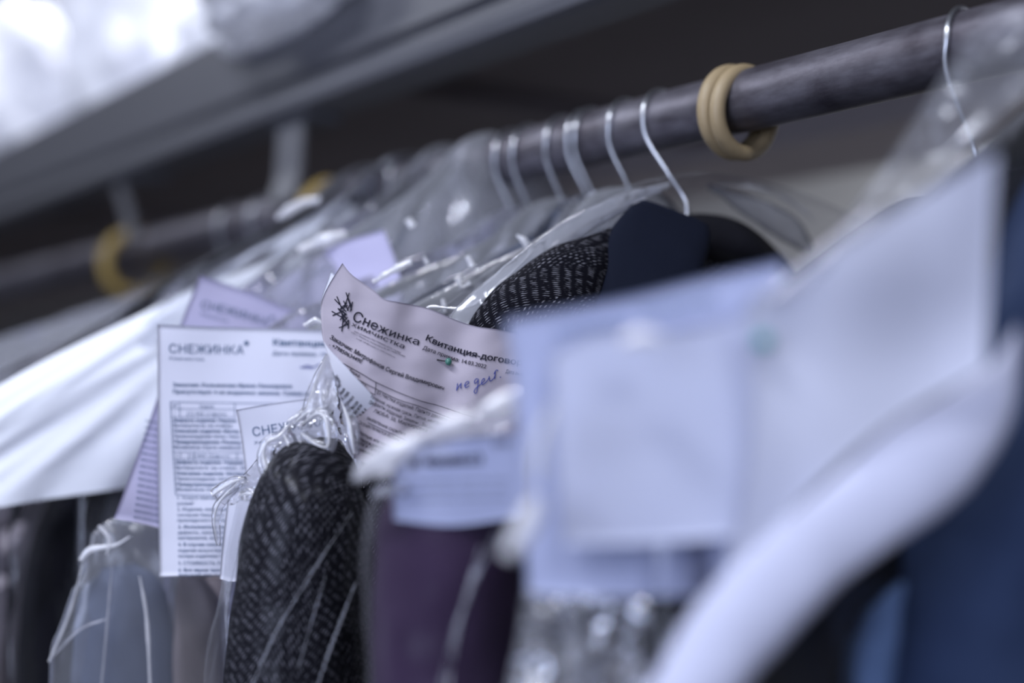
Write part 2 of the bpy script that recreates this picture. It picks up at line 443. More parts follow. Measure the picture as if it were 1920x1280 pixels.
class Print:
    """ink on one sheet: gathers text and strokes, then becomes one mesh lying on the paper"""
    def __init__(s, D, lift=0.0003): s.V, s.Fc, s.D, s.lift = [], [], D, lift
    def put(s, pts, faces):
        b = len(s.V)
        s.V += [W(x, y, s.D(x, y)-s.lift) for x, y in pts]
        s.Fc += [tuple(i+b for i in f) for f in faces]
    def text(s, txt, base, h0, h1=None, bold=0.0, up=None):
        """txt stretched along the baseline polyline; h = capital height in px"""
        vs, fs, w = glyphs(txt, bold)
        h1 = h1 or h0
        P = np.array(cat_rom(base, 60)); d = np.r_[0, np.cumsum(np.hypot(*(P[1:]-P[:-1]).T))]
        L = d[-1]
        T = np.gradient(P, axis=0); T /= np.linalg.norm(T, axis=1)[:, None]
        out = []
        for gx, gy in vs:
            q = gx/w*L; f = gx/w
            x = np.interp(q, d, P[:, 0]); y = np.interp(q, d, P[:, 1])
            tx = np.interp(q, d, T[:, 0]); ty = np.interp(q, d, T[:, 1])
            h = (h0+(h1-h0)*f)/0.73
            ux, uy = up if up else (ty, -tx)
            out.append((x+ux*gy*h, y+uy*gy*h))
        s.put(out, fs)
    def line(s, pts, wd, n=None, wob=False):
        n = n or max(2, int(len(pts)*6))
        P = np.array(cat_rom(pts, n) if len(pts) > 2 else cat_rom(pts, max(2, int(math.hypot(pts[1][0]-pts[0][0], pts[1][1]-pts[0][1])/8)+2)))
        n = len(P)
        T = np.gradient(P, axis=0); T /= (np.linalg.norm(T, axis=1)[:, None]+1e-9)
        out = []
        for i in range(n):
            nx, ny = -T[i, 1]*wd/2, T[i, 0]*wd/2
            out += [(P[i, 0]+nx, P[i, 1]+ny), (P[i, 0]-nx, P[i, 1]-ny)]
        s.put(out, [(2*i, 2*i+1, 2*i+3, 2*i+2) for i in range(n-1)])
    def build(s, name, m, parent):
        return mesh_obj(name, s.V, s.Fc, m, parent, parent.location, smooth=False)

# ================================================================== THE SETTING
def box(name, lo, hi, m, kind=None, parent=None):
    x0, y0, z0 = lo; x1, y1, z1 = hi
    v = [(x0, y0, z0), (x1, y0, z0), (x1, y1, z0), (x0, y1, z0), (x0, y0, z1), (x1, y0, z1), (x1, y1, z1), (x0, y1, z1)]
    f = [(0, 3, 2, 1), (4, 5, 6, 7), (0, 1, 5, 4), (1, 2, 6, 5), (2, 3, 7, 6), (3, 0, 4, 7)]
    o = mesh_obj(name, v, f, m, parent, org_of(parent) or lo, smooth=False)
    if kind: o['kind'] = kind
    return o
box('floor', (-2.2, -2.5, -0.05), (2.60, 6.0, 0), M_floor, 'structure')
box('ceiling', (-2.2, -2.5, 3.0), (2.60, 6.0, 3.05), M_ceil, 'structure')
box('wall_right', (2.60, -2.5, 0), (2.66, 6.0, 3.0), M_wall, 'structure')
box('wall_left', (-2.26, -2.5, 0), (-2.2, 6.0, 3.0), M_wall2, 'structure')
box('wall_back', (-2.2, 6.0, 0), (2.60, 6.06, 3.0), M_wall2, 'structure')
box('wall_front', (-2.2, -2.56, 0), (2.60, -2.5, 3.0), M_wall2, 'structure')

# ---- shelf above the rail: folded steel beam along the front, dark board behind it
shelf = thing('storage_shelf', 'long grey steel shelf with folded front edge, fixed above the clothes rail', 'shelf', (0.0, 1.5, 1.974))
prof = [(-0.018, 2.060), (-0.018, 2.003), (-0.012, 1.999), (-0.012, 1.993), (-0.020, 1.988), (-0.024, 1.981), (-0.022, 1.9745), (-0.014, 1.973), (0.018, 1.973), (0.018, 1.985), (0.010, 1.990), (0.010, 2.060)]
vs = []; ys = [-1.2, 5.9]
for y in ys: vs += [(x, y, z) for x, z in prof]
n = len(prof)
fs = [(i, (i+1) % n, n+(i+1) % n, n+i) for i in range(n)]+[tuple(range(n))[::-1], tuple(range(n, 2*n))]
o = mesh_obj('front_beam', vs, fs, M_beam, shelf, shelf.location, smooth=False)
box('shelf_board', (0.010, -1.2, 2.010), (0.56, 5.9, 2.028), M_board, parent=shelf)
for y in (0.05, 0.95, 1.85, 2.75, 3.65):
    box('cross_brace', (0.02, y, 1.990), (0.56, y+0.03, 2.010), M_board, parent=shelf)
box('rear_batten', (0.40, -1.2, 1.975), (0.56, 5.9, 2.010), plain('batten bounce tone', (0.42, 0.38, 0.39), 0.7, var=0.1), parent=shelf)  # pale tone stands in for bounce light under the board near the wall

for k, y in enumerate((-1.1, 2.6, 5.8)):
    box('upright', (0.49, y, 0.0), (0.53, y+0.04, 1.975), M_beam, parent=shelf)
# ---- the rail
rail = tube_obj([(0, y, RAIL_Z) for y in np.linspace(-0.9, 5.2, 30)], RAIL_R, M_rail, 'clothes_rail', origin=(0, -0.9, RAIL_Z), seg=40, smoothpath=False)
tag(rail, 'worn dark steel tube carrying all the hangers under the shelf', 'rail')

def rail_y(px):
    t = (px-960)/F
    d = 0.533/(math.sin(YAW)*math.cos(PITCH)+math.cos(YAW)*t)
    return d*(math.cos(YAW)-math.sin(YAW)*t)

# ---- rubber rings
def ring(name, label, y, R, r, tilt, zoff, m, yawr=0.0, group=None):
    c = Vector((0, y, RAIL_Z+zoff)); pts = []
    n = 64; seg = 20; vs = []
    for i in range(n):
        a = 2*PI*i/n
        rad = Vector((math.sin(a), 0, math.cos(a)))
        for k in range(seg):
            b = 2*PI*k/seg
            p = rad*(R+r*math.cos(b))+Vector((0, r*math.sin(b), 0))
            # tilt about X, then yaw about Z
            y1 = p.y*math.cos(tilt)-p.z*math.sin(tilt); z1 = p.y*math.sin(tilt)+p.z*math.cos(tilt)
            x2 = p.x*math.cos(yawr)-y1*math.sin(yawr); y2 = p.x*math.sin(yawr)+y1*math.cos(yawr)
            vs.append(c+Vector((x2, y2, z1)))
    o = mesh_obj(name, vs, grid_faces(n, seg, True, True), m, None, (0, y, RAIL_Z+zoff-R))
    return tag(o, label, 'ring', group)
YR = rail_y(1392)
ring('rubber_ring', 'beige rubber ring on the rail, the nearer one of the touching pair', YR-0.004, 0.0210, 0.0042, 0.10, -0.0060, M_ring, 0.05)
ring('rubber_ring', 'beige rubber ring on the rail, pressed against the hanger side of its twin', YR+0.0046, 0.0210, 0.0042, 0.07, -0.0045, M_ring, 0.02)

# ---- hanging brackets between shelf and rail
def bracket(px, wpx, label, slant):
    y = rail_y(px)
    b = thing('rail_bracket', label, 'bracket', (0, y, RAIL_Z-0.02))
    w = 0.021 if not slant else 0.011
    P = [(-0.010, 1.974), (-0.010, 1.960), (-0.011, 1.945), (-0.012, 1.930), (-0.0135, 1.922), (-0.0165, 1.912), (-0.0185, 1.905)]
    P = cat_rom(P, 40)
    vs = []
    for i, (x, z) in enumerate(P):
        a = np.array(P[min(i+1, 39)])-np.array(P[max(i-1, 0)]); a = a/np.linalg.norm(a); nx, nz = -a[1]*0.0018, a[0]*0.0018
        for (dy, s) in ((-w, 1), (w, 1), (w, -1), (-w, -1)):
            vs.append((x+nx*s, y+dy+slant*(1.93-z)*-0.9, z+nz*s))
    fs = grid_faces(40, 4, closed_v=True)+[(0, 1, 2, 3), (159, 158, 157, 156)]
    o = mesh_obj('strap', vs, fs, M_beam, b, b.location, smooth=False)
    box('mounting_plate', (-0.012, y-0.03, 1.966), (0.018, y+0.03, 1.9735), M_beam, parent=b)
bracket(566, 100, 'grey steel strap bracket holding the rail, the nearer of two', 0)
bracket(262, 60, 'grey steel strap bracket holding the rail, the farther blurred one', 1)
ring('rubber_ring', 'mustard rubber ring at the foot of the nearer strap bracket', rail_y(598), 0.0285, 0.0055, 0.45, -0.010, M_ring2, 0.5)
ring('rubber_ring', 'mustard rubber ring hanging loose below the farther strap bracket', rail_y(252), 0.030, 0.0065, 0.05, -0.014, M_ring2, 0.0)

# ---- hangers
def hanger(y, label, tilt=-0.018, drop=0.0, span=0.19, slope=0.40, dy=0.0, m=None, group='wire hangers on the rail', xo=0.0, wire=0.00115):
    h = thing('wire_hanger', label, 'hanger', (0, y, RAIL_Z+RAIL_R), group)
    z = RAIL_Z
    R = RAIL_R+wire+0.0003
    path = [(R*math.sin(a), y+0.003*math.sin(a), z+R*math.cos(a)) for a in np.radians([118, 90, 60, 30, 0, -30, -60, -88])]
    path += [(-R+0.002+xo*.3, y+tilt*0.2, z-0.012), (-0.008+xo*.6, y+tilt*0.6, z-0.030), (-0.001+xo, y+tilt*0.9, z-0.044), (xo, y+tilt, z-0.052), (xo, y+tilt, z-0.068-drop)]
    tube_obj(path, wire, M_wire, 'hook', h, n=110, seg=10)
    z0 = z-0.068-drop
    yy = y+tilt
    sp = [(xo, yy, z0+0.004), (-0.02, yy, z0-0.003), (-span*.6, yy, z0-slope*span*.6), (-span+0.006, yy, z0-slope*span), (-span, yy, z0-slope*span-0.006), (-span+0.008, yy, z0-slope*span-0.010),
          (0, yy, z0-slope*span-0.010), (span-0.008, yy, z0-slope*span-0.010), (span, yy, z0-slope*span-0.006), (span-0.006, yy, z0-slope*span), (span*.6, yy, z0-slope*span*.6), (0.02, yy, z0-0.003), (xo, yy, z0+0.004)]
    tube_obj(sp, wire, M_wire, 'shoulder_wire', h, n=140, seg=8)
    # twisted neck
    tw = [(xo+0.0016*math.cos(a), yy+0.0016*math.sin(a), z0+0.004+0.014*(a/(6*PI))) for a in np.linspace(0, 6*PI, 40)]
    tube_obj(tw, wire*.8, M_wire, 'twisted_neck', h, smoothpath=False, seg=6)
    return h
HK = [(1247, 'bright wire hanger with the S curved hook, first one beside the beige rings', -.019, 0.003),
      (1182, 'wire hanger with a straight falling hook, second from the beige rings', -.010, 0.0),
      (1118, 'wire hanger, nearer one of the close pair, third from the beige rings', -.008, 0.0),
      (1103, 'wire hanger, farther one of the close pair, fourth from the beige rings', -.010, 0.0),
      (1063, 'soft blurred wire hanger just past the close pair', -.006, 0.0),
      (1000, 'blurred wire hanger, the right one of the pair in mid rail', -.006, 0.0),
      (966, 'blurred wire hanger, the left one of the pair in mid rail', -.008, 0.0),
      (902, 'very blurred wire hanger at the far end of the visible steel, the brighter one', -.006, 0.0),
      (884, 'very blurred wire hanger touching the farthest bright hook', -.006, 0.0),
      (830, 'faint blurred wire hanger half lost in the milky bags', -.006, 0.0),
      (765, 'faint wire hanger beyond the milky bags, nearer one', -.006, 0.0),
      (715, 'faint wire hanger beyond the milky bags, right of the near bracket', -.006, 0.0)]
for i, (px, lb, tl, dr) in enumerate(HK):
    hanger(rail_y(px), lb, tl, dr, xo=0.0, group=None, span=(.13 if i < 7 else .17))
hanger(rail_y(1822), 'blurred wire hanger close to the lens at the upper right of the rail', -.004, 0.0, group=None)

# ================================================================== THE HERRINGBONE COAT
YC = rail_y(1247)-0.019
coat = thing('coat', 'black and grey herringbone wool coat in a clear bag beside the beige rings', 'coat', (0, YC, 1.72))
ztop = [(-0.185, 1.745), (-0.15, 1.768), (-0.10, 1.795), (-0.06, 1.815), (-0.03, 1.838), (0.0, 1.842), (0.045, 1.832), (0.09, 1.798), (0.15, 1.74), (0.20, 1.69)]
draped('body', M_herr, coat, YC, ztop, 0.014, 0.9, yaw=-0.2, ridge=0.002, rk=3, seed=3)
# collar: stands round the neck, lining showing
def px_patch(name, top, right, bottom, left, D, m, parent, nu=40, nv=30, thick=0.003):
    return sheet(name, '', '', (top, right, bottom, left), D, m, nu, nv, parent=parent, thick=thick)
loft('collar', [(1195, 450, .765, 14, .010), (1240, 452, .77, 42, .018), (1300, 456, .785, 54, .03), (1350, 464, .80, 58, .035), (1400, 492, .82, 56, .03), (1450, 535, .83, 48, .03), (1520, 610, .84, 40, .02)], M_black, coat, noise_amp=0.001, nscale=(6, 6, 6))
loft('lapel', [(1262, 405, .752, 70, .006), (1252, 430, .748, 84, .010), (1228, 480, .735, 95, .012), (1190, 560, .722, 105, .014), (1150, 680, .71, 115, .016), (1120, 800, .70, 110, .016)], M_navy, coat, noise_amp=0.001, nscale=(6, 6, 6), power=4.0)
loft('lapel', [(1140, 440, .735, 8, .006), (1095, 500, .722, 60, .014), (1040, 560, .71, 90, .018), (985, 640, .70, 110, .02), (940, 760, .69, 115, .02)], M_herr, coat, noise_amp=0.0015, nscale=(6, 6, 6))
loft('sleeve', [(632, 835, .672, 14, .008), (618, 855, .669, 48, .018), (600, 890, .664, 78, .028), (582, 930, .658, 102, .034), (570, 1010, .652, 118, .036), (566, 1120, .65, 128, .037), (562, 1260, .648, 136, .038), (558, 1420, .648, 140, .038), (552, 1700, .648, 140, .036)],
     M_herr, coat, nseg=80, nring=120, noise_amp=0.0030, nscale=(5, 5, 3), fold=0.0012, foldn=3, seed=1.0)
loft('sleeve', [(1480, 560, .90, 30, .02), (1560, 620, .92, 60, .03), (1600, 700, .93, 80, .035), (1600, 1000, .93, 85, .035), (1600, 1400, .93, 85, .035)], M_herr, coat)

cbag = thing('garment_bag', 'clear bag over the herringbone coat, bunched into shiny creases at its shoulder', 'bag', (0, YC, 1.70))
zb = [(-0.200, 1.725), (-0.192, 1.742), (-0.15, 1.785), (-0.10, 1.822), (-0.05, 1.852), (0.0, 1.868), (0.04, 1.868), (0.09, 1.858), (0.14, 1.835), (0.2, 1.78), (0.25, 1.70)]
draped('film', M_filmQ, cbag, YC, zb, 0.019, 0.95, yaw=-0.2, ridge=0.0022, rk=6, amp=0.003, seed=5, nx=170, nz=120)
# the rolled edge of film falling from the hook to the shoulder
def pleat(parent, pts, wpx, m=None, thick=0.0012, seed=0.0, amp=0.0006, name='pleat'):
    sec = []
    n = len(pts)
    for i, p in enumerate(pts):
        w = wpx[i] if isinstance(wpx, (list, tuple)) else wpx
        sec.append((p[0], p[1], p[2], w, thick))
    return loft(name, sec, m or M_glint, parent, nseg=20, nring=max(30, n*12), noise_amp=amp, nscale=(22, 22, 22), seed=seed)
pleat(cbag, [(1250, 348, .775), (1180, 374, .752), (1080, 425, .732), (1000, 490, .715), (930, 550, .705), (880, 600, .70), (850, 660, .70)], [5, 16, 22, 28, 30, 34, 34], M_filmB, 0.003)
pleat(cbag, [(1210, 372, .755), (1100, 420, .735), (990, 500, .712), (930, 560, .70), (890, 612, .695)], [2, 3, 4, 4, 4], M_glint)
pleat(cbag, [(1000, 470, .72), (940, 530, .708), (880, 575, .70), (810, 575, .705), (800, 582, .705)], [2, 3, 3, 2, 2], M_glint)
pleat(cbag, [(985, 520, .705), (975, 570, .70), (955, 600, .698)], [2, 2, 3], M_glint)
pleat(cbag, [(1350, 345, .82), (1420, 352, .83), (1480, 375, .845), (1530, 415, .85)], [2, 3, 3, 2], M_glint)
pleat(cbag, [(1330, 350, .82), (1420, 395, .83), (1480, 430, .84), (1520, 470, .85)], [4, 22, 25, 10], M_filmB, 0.003)

# the gathered glint film at the coat shoulder, pinched where the receipts are pinned
def wave(seed, amp, sx, sy, base):
    return lambda x, y: base(x, y)+amp*fbm(x*sx+seed, y*sy, seed, 4)
Dg = wave(3.0, 0.007, 0.014, 0.010, lambda x, y: 0.652+0.00008*(x-560)-0.00005*(y-820))
edge_r = [(622, 690), (632, 725), (643, 760), (652, 800), (664, 850), (655, 885), (612, 905)]
sheet('film_gather', '', '', ([(610, 664), (615, 672), (622, 690)], edge_r, [(500, 892), (540, 884), (575, 880), (612, 905)],
      [(610, 664), (584, 735), (568, 775), (537, 791), (522, 819), (500, 832), (492, 855), (500, 892)]), Dg, M_filmG, 70, 90, parent=cbag, thick=0.0006)
sheet('film_flap', '', '', ([(611, 662), (616, 668), (620, 680)], [(620, 680), (628, 720), (634, 755), (620, 775)], [(540, 795), (570, 790), (600, 782), (620, 775)],
      [(611, 662), (586, 730), (570, 770), (540, 795)]), wave(4.0, .003, .02, .01, lambda x, y: .648), M_filmU, 40, 50, parent=cbag, thick=0.0006)
Dt = wave(9.0, 0.004, 0.02, 0.02, lambda x, y: 0.662)
sheet('film_tail', '', '', ([(500, 830), (520, 835), (560, 850)], [(560, 850), (560, 890), (530, 930)], [(398, 930), (430, 948), (480, 925), (530, 930)],
      [(500, 830), (480, 862), (450, 895), (398, 930)]), Dt, M_filmG, 50, 50, parent=cbag, thick=0.0006)
for pts, w in [
    ([(612, 664, .655), (590, 725, .652), (572, 768, .650), (540, 789, .648)], [1, 3, 2, 1.5]),
    ([(545, 792, .646), (523, 817, .643), (500, 830, .642), (494, 855, .642), (505, 884, .640), (540, 891, .638), (575, 884, .640)], [1, 2, 3, 3, 4, 4.5, 1]),
    ([(532, 815, .643), (548, 850, .638), (570, 878, .636), (590, 883, .636), (588, 862, .637), (560, 825, .640)], [1, 2, 2.5, 3, 2, 1]),
    ([(560, 800, .642), (592, 776, .642), (610, 785, .640), (616, 832, .638), (598, 836, .638), (565, 812, .641)], [1, 2, 3, 2.5, 3, 1]),
    ([(585, 838, .638), (605, 862, .634), (620, 884, .632)], [1, 2, 1]),
    ([(640, 752, .650), (655, 795, .646), (664, 850, .644)], [1, 3, 1]),
    ([(628, 745, .652), (610, 762, .648), (580, 772, .647), (548, 795, .646)], [1, 2.5, 3, 1]),
    ([(398, 928, .660), (432, 905, .658), (458, 896, .656)], [2.5, 3, 1]),
    ([(448, 902, .657), (412, 940, .658), (402, 975, .658), (407, 1020, .658)], [1, 2, 1.6, .8]),
    ([(448, 928, .652), (470, 926, .650), (490, 940, .650), (512, 926, .649)], [1.5, 3, 2, 1]),
    ([(436, 1280, .640), (424, 1150, .645), (440, 1060, .648), (452, 1000, .650)], [1.5, 2, 1.5, 1]),
    ([(470, 1290, .603), (520, 1180, .605), (600, 1050, .607), (660, 960, .612)], [1, 1.6, 1.2, .6]),
    ([(590, 1300, .600), (625, 1200, .602), (668, 1090, .606)], [1, 2, .6]),
    ([(560, 1250, .603), (592, 1140, .604), (610, 1080, .606)], [.6, 1.2, .5])]:
    low_ = pts[0][1] > 930
    pleat(cbag, pts, [q*1.15 for q in w], M_filmL if low_ else M_glint, 0.0005, amp=0.0003)  # white rims painted in as highlights along the creases
    if not low_: pleat(cbag, [(x+3, y+2, d+.001) for x, y, d in pts], [q*4+2 for q in w], M_filmG, 0.0012, amp=0.0007)
# film lying over the sleeve
loft('sleeve_film', [(640, 830, .665, 40, .024), (585, 915, .658, 112, .040), (565, 1010, .652, 134, .042), (558, 1120, .65, 142, .043), (552, 1260, .648, 150, .044), (545, 1420, .648, 156, .044), (540, 1650, .648, 156, .044)],
     M_filmQ, cbag, nseg=90, nring=130, noise_amp=0.004, nscale=(7, 7, 4), closetop=False, closebot=False, seed=4)

# ================================================================== RECEIPTS
# --- the sharp receipt in the middle
def Dc(x, y):
    d = 0.664+0.00004*(x-780)-0.00005*(y-650)
    if x < 665: d += ((665-x)/62.0)**2*0.016
    d += 0.0016*fbm(x*0.012, y*0.015, 3.0, 2)
    d += 0.0016*math.sin(x*0.031+0.8)+0.001*math.sin(x*0.06+y*0.02)
    return d
def c1(x, y): return (x/6.4+590, y/6.4+480)
def c2(x, y): return (x/6.4+770, y/6.4+580)
def c3(x, y): return (x/6.4+590, y/6.4+640)
def c4(x, y): return (x/6.4+700, y/6.4+700)
top = [(642, 493), (656, 511), (676, 527), (698, 542), (720, 560), (746, 566), (788, 574), (817, 583), (856, 600), (895, 612), (937, 618), (1030, 640)]
lef = [(642, 493), (618, 531), (604, 561), (602, 580), (603, 610), (606, 638), (626, 700), (648, 780), (664, 860)]
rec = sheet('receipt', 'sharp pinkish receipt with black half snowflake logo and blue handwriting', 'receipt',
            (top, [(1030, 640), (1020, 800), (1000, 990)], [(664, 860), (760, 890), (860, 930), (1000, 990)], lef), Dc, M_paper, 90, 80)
P = Print(Dc, 0.0006)
P.text('Снежинка', [c1(436, 765), c1(640, 850), c1(900, 960), c1(1245, 1068)], 20, 12.5, 0.004)
P.text('химчистка', [c1(432, 832), c1(640, 925), c1(850, 1020), c1(1068, 1112)], 8.5, 9.5, 0.0, )
P.text('ООО «Снежинка» ИНН 7724760000, ОКПО 11263829', [c1(470, 908), c1(740, 1030), c1(1025, 1168)], 2.6)
P.text('127411, г. Москва, ул. Лобненская д. 4А, тел. +7(495) 374-5849', [c1(430, 915), c1(740, 1070), c1(1080, 1212)], 2.6)
P.text('e-mail: info@snejinka.ru, www.snejinka.ru', [c1(495, 990), c1(740, 1110), c1(962, 1220)], 2.4)
P.text('Заказчик: Митрофанов Сергей Владимирович', [c1(172, 985), c1(448, 1150), c3(815, 330), c3(1050, 428), (795, 719), c2(390, 968)], 8.2, 8.0, 0.018)
P.text('. +79850634490', [c1(172, 1062), c3(205, 68), c3(380, 170), c3(555, 262)], 7.4, 7.8, 0.014)
P.text('Квитанция-договор', [c2(165, 362), c2(400, 465), c2(760, 570), c2(1100, 636), c2(1330, 672)], 11.5, 11.5, 0.02)
P.text('Дата приема: 14.03.2022', [c2(138, 474), c2(330, 545), c2(560, 625), c2(900, 708)], 7.6, 7.6, 0.008)
P.text('Дата выдачи', [c2(1135, 760), c2(1240, 780), c2(1400, 815)], 7, 7, 0.006)
P.line([c3(335, 258), c3(560, 385), c3(735, 488), c3(1000, 608), c3(1280, 715), c4(780, 385), c4(1070, 480), c4(1250, 530)], 1.1, 60)
P.line([c3(420, 400), c3(520, 455), c3(735, 568), c3(1000, 695), c4(540, 390), c4(900, 525), c4(1100, 590)], 1.0, 60)
P.line([c3(560, 560), c3(650, 605), c3(725, 641)], 1.0, 12)
P.line([c3(735, 488), c3(731, 560), c3(725, 641)], 1.1, 8)
P.text('Бирка', [c3(408, 355), c3(465, 392), c3(530, 428)], 6.2, 6.2, 0.01)
P.text('[1]', [c3(545, 505), c3(600, 545)], 5.5)
P.text('01.Чистка изделий: Пальто демисезонное', [c3(738, 628), c3(1000, 752), c4(500, 445), c4(860, 568), c4(1050, 625)], 7.2, 7.2, 0.002)
P.text('Загрязнения: нужная грязь, Пятна: неизвестные', [c3(560, 610), c3(700, 690), c4(130, 378), c4(300, 455), c4(480, 522), c4(820, 622), c4(950, 660)], 6.8, 6.8, 0.001)
P.text('Дефекты изделий: Замины , Засалы', [c3(640, 740), c3(790, 800), c4(285, 520), c4(535, 612), c4(740, 680)], 6.8, 6.8, 0.002)
P.text('ЛЮБА: 50, Маркировка', [c3(700, 845), c3(820, 895), c4(165, 532), c4(250, 572), c4(520, 662), c4(640, 705)], 7, 7, 0.002)
P.text('выявление скрытых', [c3(620, 930), c3(700, 965), c4(160, 662), c4(380, 745)], 7, 7, 0.001)
P.line([c3(640, 972), c4(0, 620), c4(340, 775), c4(430, 815)], 1.1, 20)
P.text('Осуществляются Исполн', [c3(520, 985), c3(640, 1030), c4(140, 742), c4(300, 812)], 6.8, 6.8, 0.004)
P.text('в полную или частичную', [c3(500, 1090), c3(700, 1190), c4(150, 872), c4(300, 930)], 6.8, 6.8, 0.005)
P.text('подтверждение заказа', [c3(450, 1140), c3(650, 1240), c4(150, 925), c4(280, 980)], 6.8, 6.8, 0.005)
P.text('дела и процедуры', [c3(480, 1215), c4(60, 950), c4(200, 1010)], 6.8, 6.8, 0.005)
P.text('приемки изделия', [c3(480, 1290), c4(60, 1020), c4(200, 1080)], 6.8, 6.8, 0.005)
P.build('printed_text', M_ink, rec)
P = Print(Dc, 0.0006)
for a, b in [((375, 435), (443, 650)), ((415, 440), (352, 615)), ((345, 535), (402, 655)), ((455, 545), (425, 668)), ((400, 500), (440, 600)), ((432, 560), (388, 655)), ((385, 560), (345, 600)),
             ((265, 482), (328, 640)), ((238, 515), (378, 665)), ((277, 625), (385, 700)), ((350, 590), (300, 640)), ((398, 590), (330, 625)),
             ((203, 660), (350, 745)), ((213, 712), (362, 645)), ((280, 630), (385, 755)), ((300, 765), (382, 690)), ((320, 660), (335, 760)), ((362, 690), (320, 740)),
             ((290, 860), (408, 812)), ((325, 905), (345, 700)), ((400, 872), (410, 765)), ((340, 735), (402, 832)), ((408, 765), (335, 850)), ((345, 790), (395, 730))]:
    P.line([c1(*a), c1(*b)], 1.9)
P.build('snowflake_logo', M_ink, rec)
P = Print(Dc, 0.0006)
for st in [[(562, 885), (556, 930), (550, 975)], [(552, 965), (575, 925), (603, 888)], [(607, 880), (600, 925), (608, 948)],
           [(648, 915), (685, 892), (697, 870), (680, 862), (655, 885), (648, 920), (668, 936), (700, 915)],
           [(803, 828), (778, 838), (764, 868), (775, 886), (800, 862), (812, 838)], [(812, 832), (808, 885), (800, 950), (790, 998), (770, 1003), (761, 978), (785, 940), (830, 905), (858, 880)],
           [(858, 880), (885, 852), (880, 826), (858, 845), (850, 880), (866, 900), (905, 872)],
           [(905, 872), (935, 830), (945, 800)], [(942, 800), (948, 845), (962, 858), (1000, 820), (1016, 780)],
           [(1000, 775), (1016, 740), (1032, 726), (1050, 735)], [(1016, 742), (1012, 790), (1010, 832)], [(1073, 806), (1080, 818)]]:
    P.line([c2(*q) for q in st], 1.5, 24)
P.line([c2(1073, 812), c2(1081, 815)], 2.4, 4)
P.build('handwriting', M_pen, rec)
# the turned corner showing its other page
def Df(x, y): return 0.655+0.0001*(x-640)-0.012*math.sin(max(0, min(1, (y-640)/180))*PI)*0.6
fold = sheet('turned_corner', '', '', ([(605, 637), (618, 655), (642, 680), (662, 702), (682, 723), (700, 744), (718, 773)], [(718, 773), (700, 792), (685, 804), (670, 820)],
        [(646, 770), (652, 790), (660, 806), (670, 820)], [(605, 637), (611, 655), (626, 702), (638, 738), (646, 770)]), Df, M_paperL, 40, 30, parent=rec, thick=0.0003)
P = Print(Df, 0.0004)
for a, b, t, h in [((232, 420), (285, 500), 'бирка', 7), ((262, 560), (320, 520), 'сдал', 7), ((305, 650), (370, 570), 'Замины', 7), ((335, 710), (420, 610), 'Ж. стирка,', 7),
                   ((370, 780), (475, 670), 'сорочка и', 7), ((410, 850), (530, 730), 'приема в срок', 7), ((425, 930), (575, 770), 'изделия и чистки', 7), ((445, 1010), (625, 820), 'А. Б. ст. р. е. и', 7), ((480, 1100), (685, 885), 'промаркирован', 7)]:
    P.text(t, [c3(*a), c3((a[0]+b[0])/2+6, (a[1]+b[1])/2+4), c3(*b)], h, h, 0.02)
P.build('printed_text', M_ink, rec)
# page behind
pg = sheet('receipt', 'white second page peeking out behind the upper left corner of the snowflake receipt', 'receipt',
      ([(620, 508), (650, 535), (720, 590)], [(720, 590), (700, 700)], [(620, 640), (660, 680), (700, 700)], [(620, 508), (611, 535), (603, 560), (603, 600), (620, 640)]), lambda x, y: Dc(x, y)+0.003, M_paperL, 30, 30)
# pin
pin = thing('pin', 'green headed pin holding the snowflake receipt to the bag', 'pin', W(841, 678, Dc(841, 678)))
pc = W(841, 678, Dc(841, 678)-0.0022)
vs = []; nn = 16
for i in range(nn+1):
    a = PI*i/nn
    for k in range(20):
        b = 2*PI*k/20
        vs.append(pc+Vector((math.sin(a)*math.cos(b), math.sin(a)*math.sin(b), math.cos(a)*1.15))*0.0016)
mesh_obj('pin_head', vs, grid_faces(nn+1, 20, closed_v=True), M_green, pin, pin.location)
tube_obj([W(819, 674, Dc(819, 674)-0.0002), W(830, 676, Dc(830, 676)-0.0012), pc], 0.0003, M_dark, 'pin_shaft', pin, n=12)

def LIN(x0, y0, d0, gx, gy, wob=0.0, ws=0.01, seed=0.0):
    return lambda x, y: d0+gx*(x-x0)+gy*(y-y0)+(wob*noise.noise(Vector((x*ws+seed, y*ws, seed))) if wob else 0)

# --- left upright receipt
DL = LIN(300, 850, 0.738, 0.00006, -0.00003, 0.003, 0.006, 2)
recL = sheet('receipt', 'upright lilac receipt with teal logo and long printed table, left of the snowflake receipt', 'receipt',
             ([(295, 608), (420, 613), (560, 617), (720, 624)], [(720, 624), (700, 850), (690, 1076)], [(299, 1080), (420, 1077), (560, 1078), (690, 1076)], [(295, 608), (296, 850), (299, 1080)]), DL, M_paperL, 50, 50)
P = Print(DL, 0.0004)
P.text('СНЕЖИНКА', [(315, 661), (457, 664)], 17, 17, -0.004)
P.text('Химчистка', [(316, 674), (382, 676)], 6)
for k in range(6):
    a = k*PI/6; P.line([(462-5*math.cos(a), 643-5*math.sin(a)), (462+5*math.cos(a), 643+5*math.sin(a))], 1.3)
P.text('Квитанция-договор', [(510, 647), (700, 652)], 12, 12, 0.025)
P.text('Дата приема: 10.03.2022', [(510, 665), (655, 668)], 7, 7, 0.01)
P.text('Заказчик: Рыльянкова Ирина Леонидовна', [(323, 724), (547, 727)], 7.2, 7.2, 0.025)
P.text('Присутствует 4 не выданных заказов. Сумма долга', [(323, 737), (600, 741)], 7.2, 7.2, 0.025)
P.line([(319, 753), (560, 757)], 1.2); P.line([(320, 766), (440, 767)], 1.0); P.line([(321, 781), (440, 782)], 1.0)
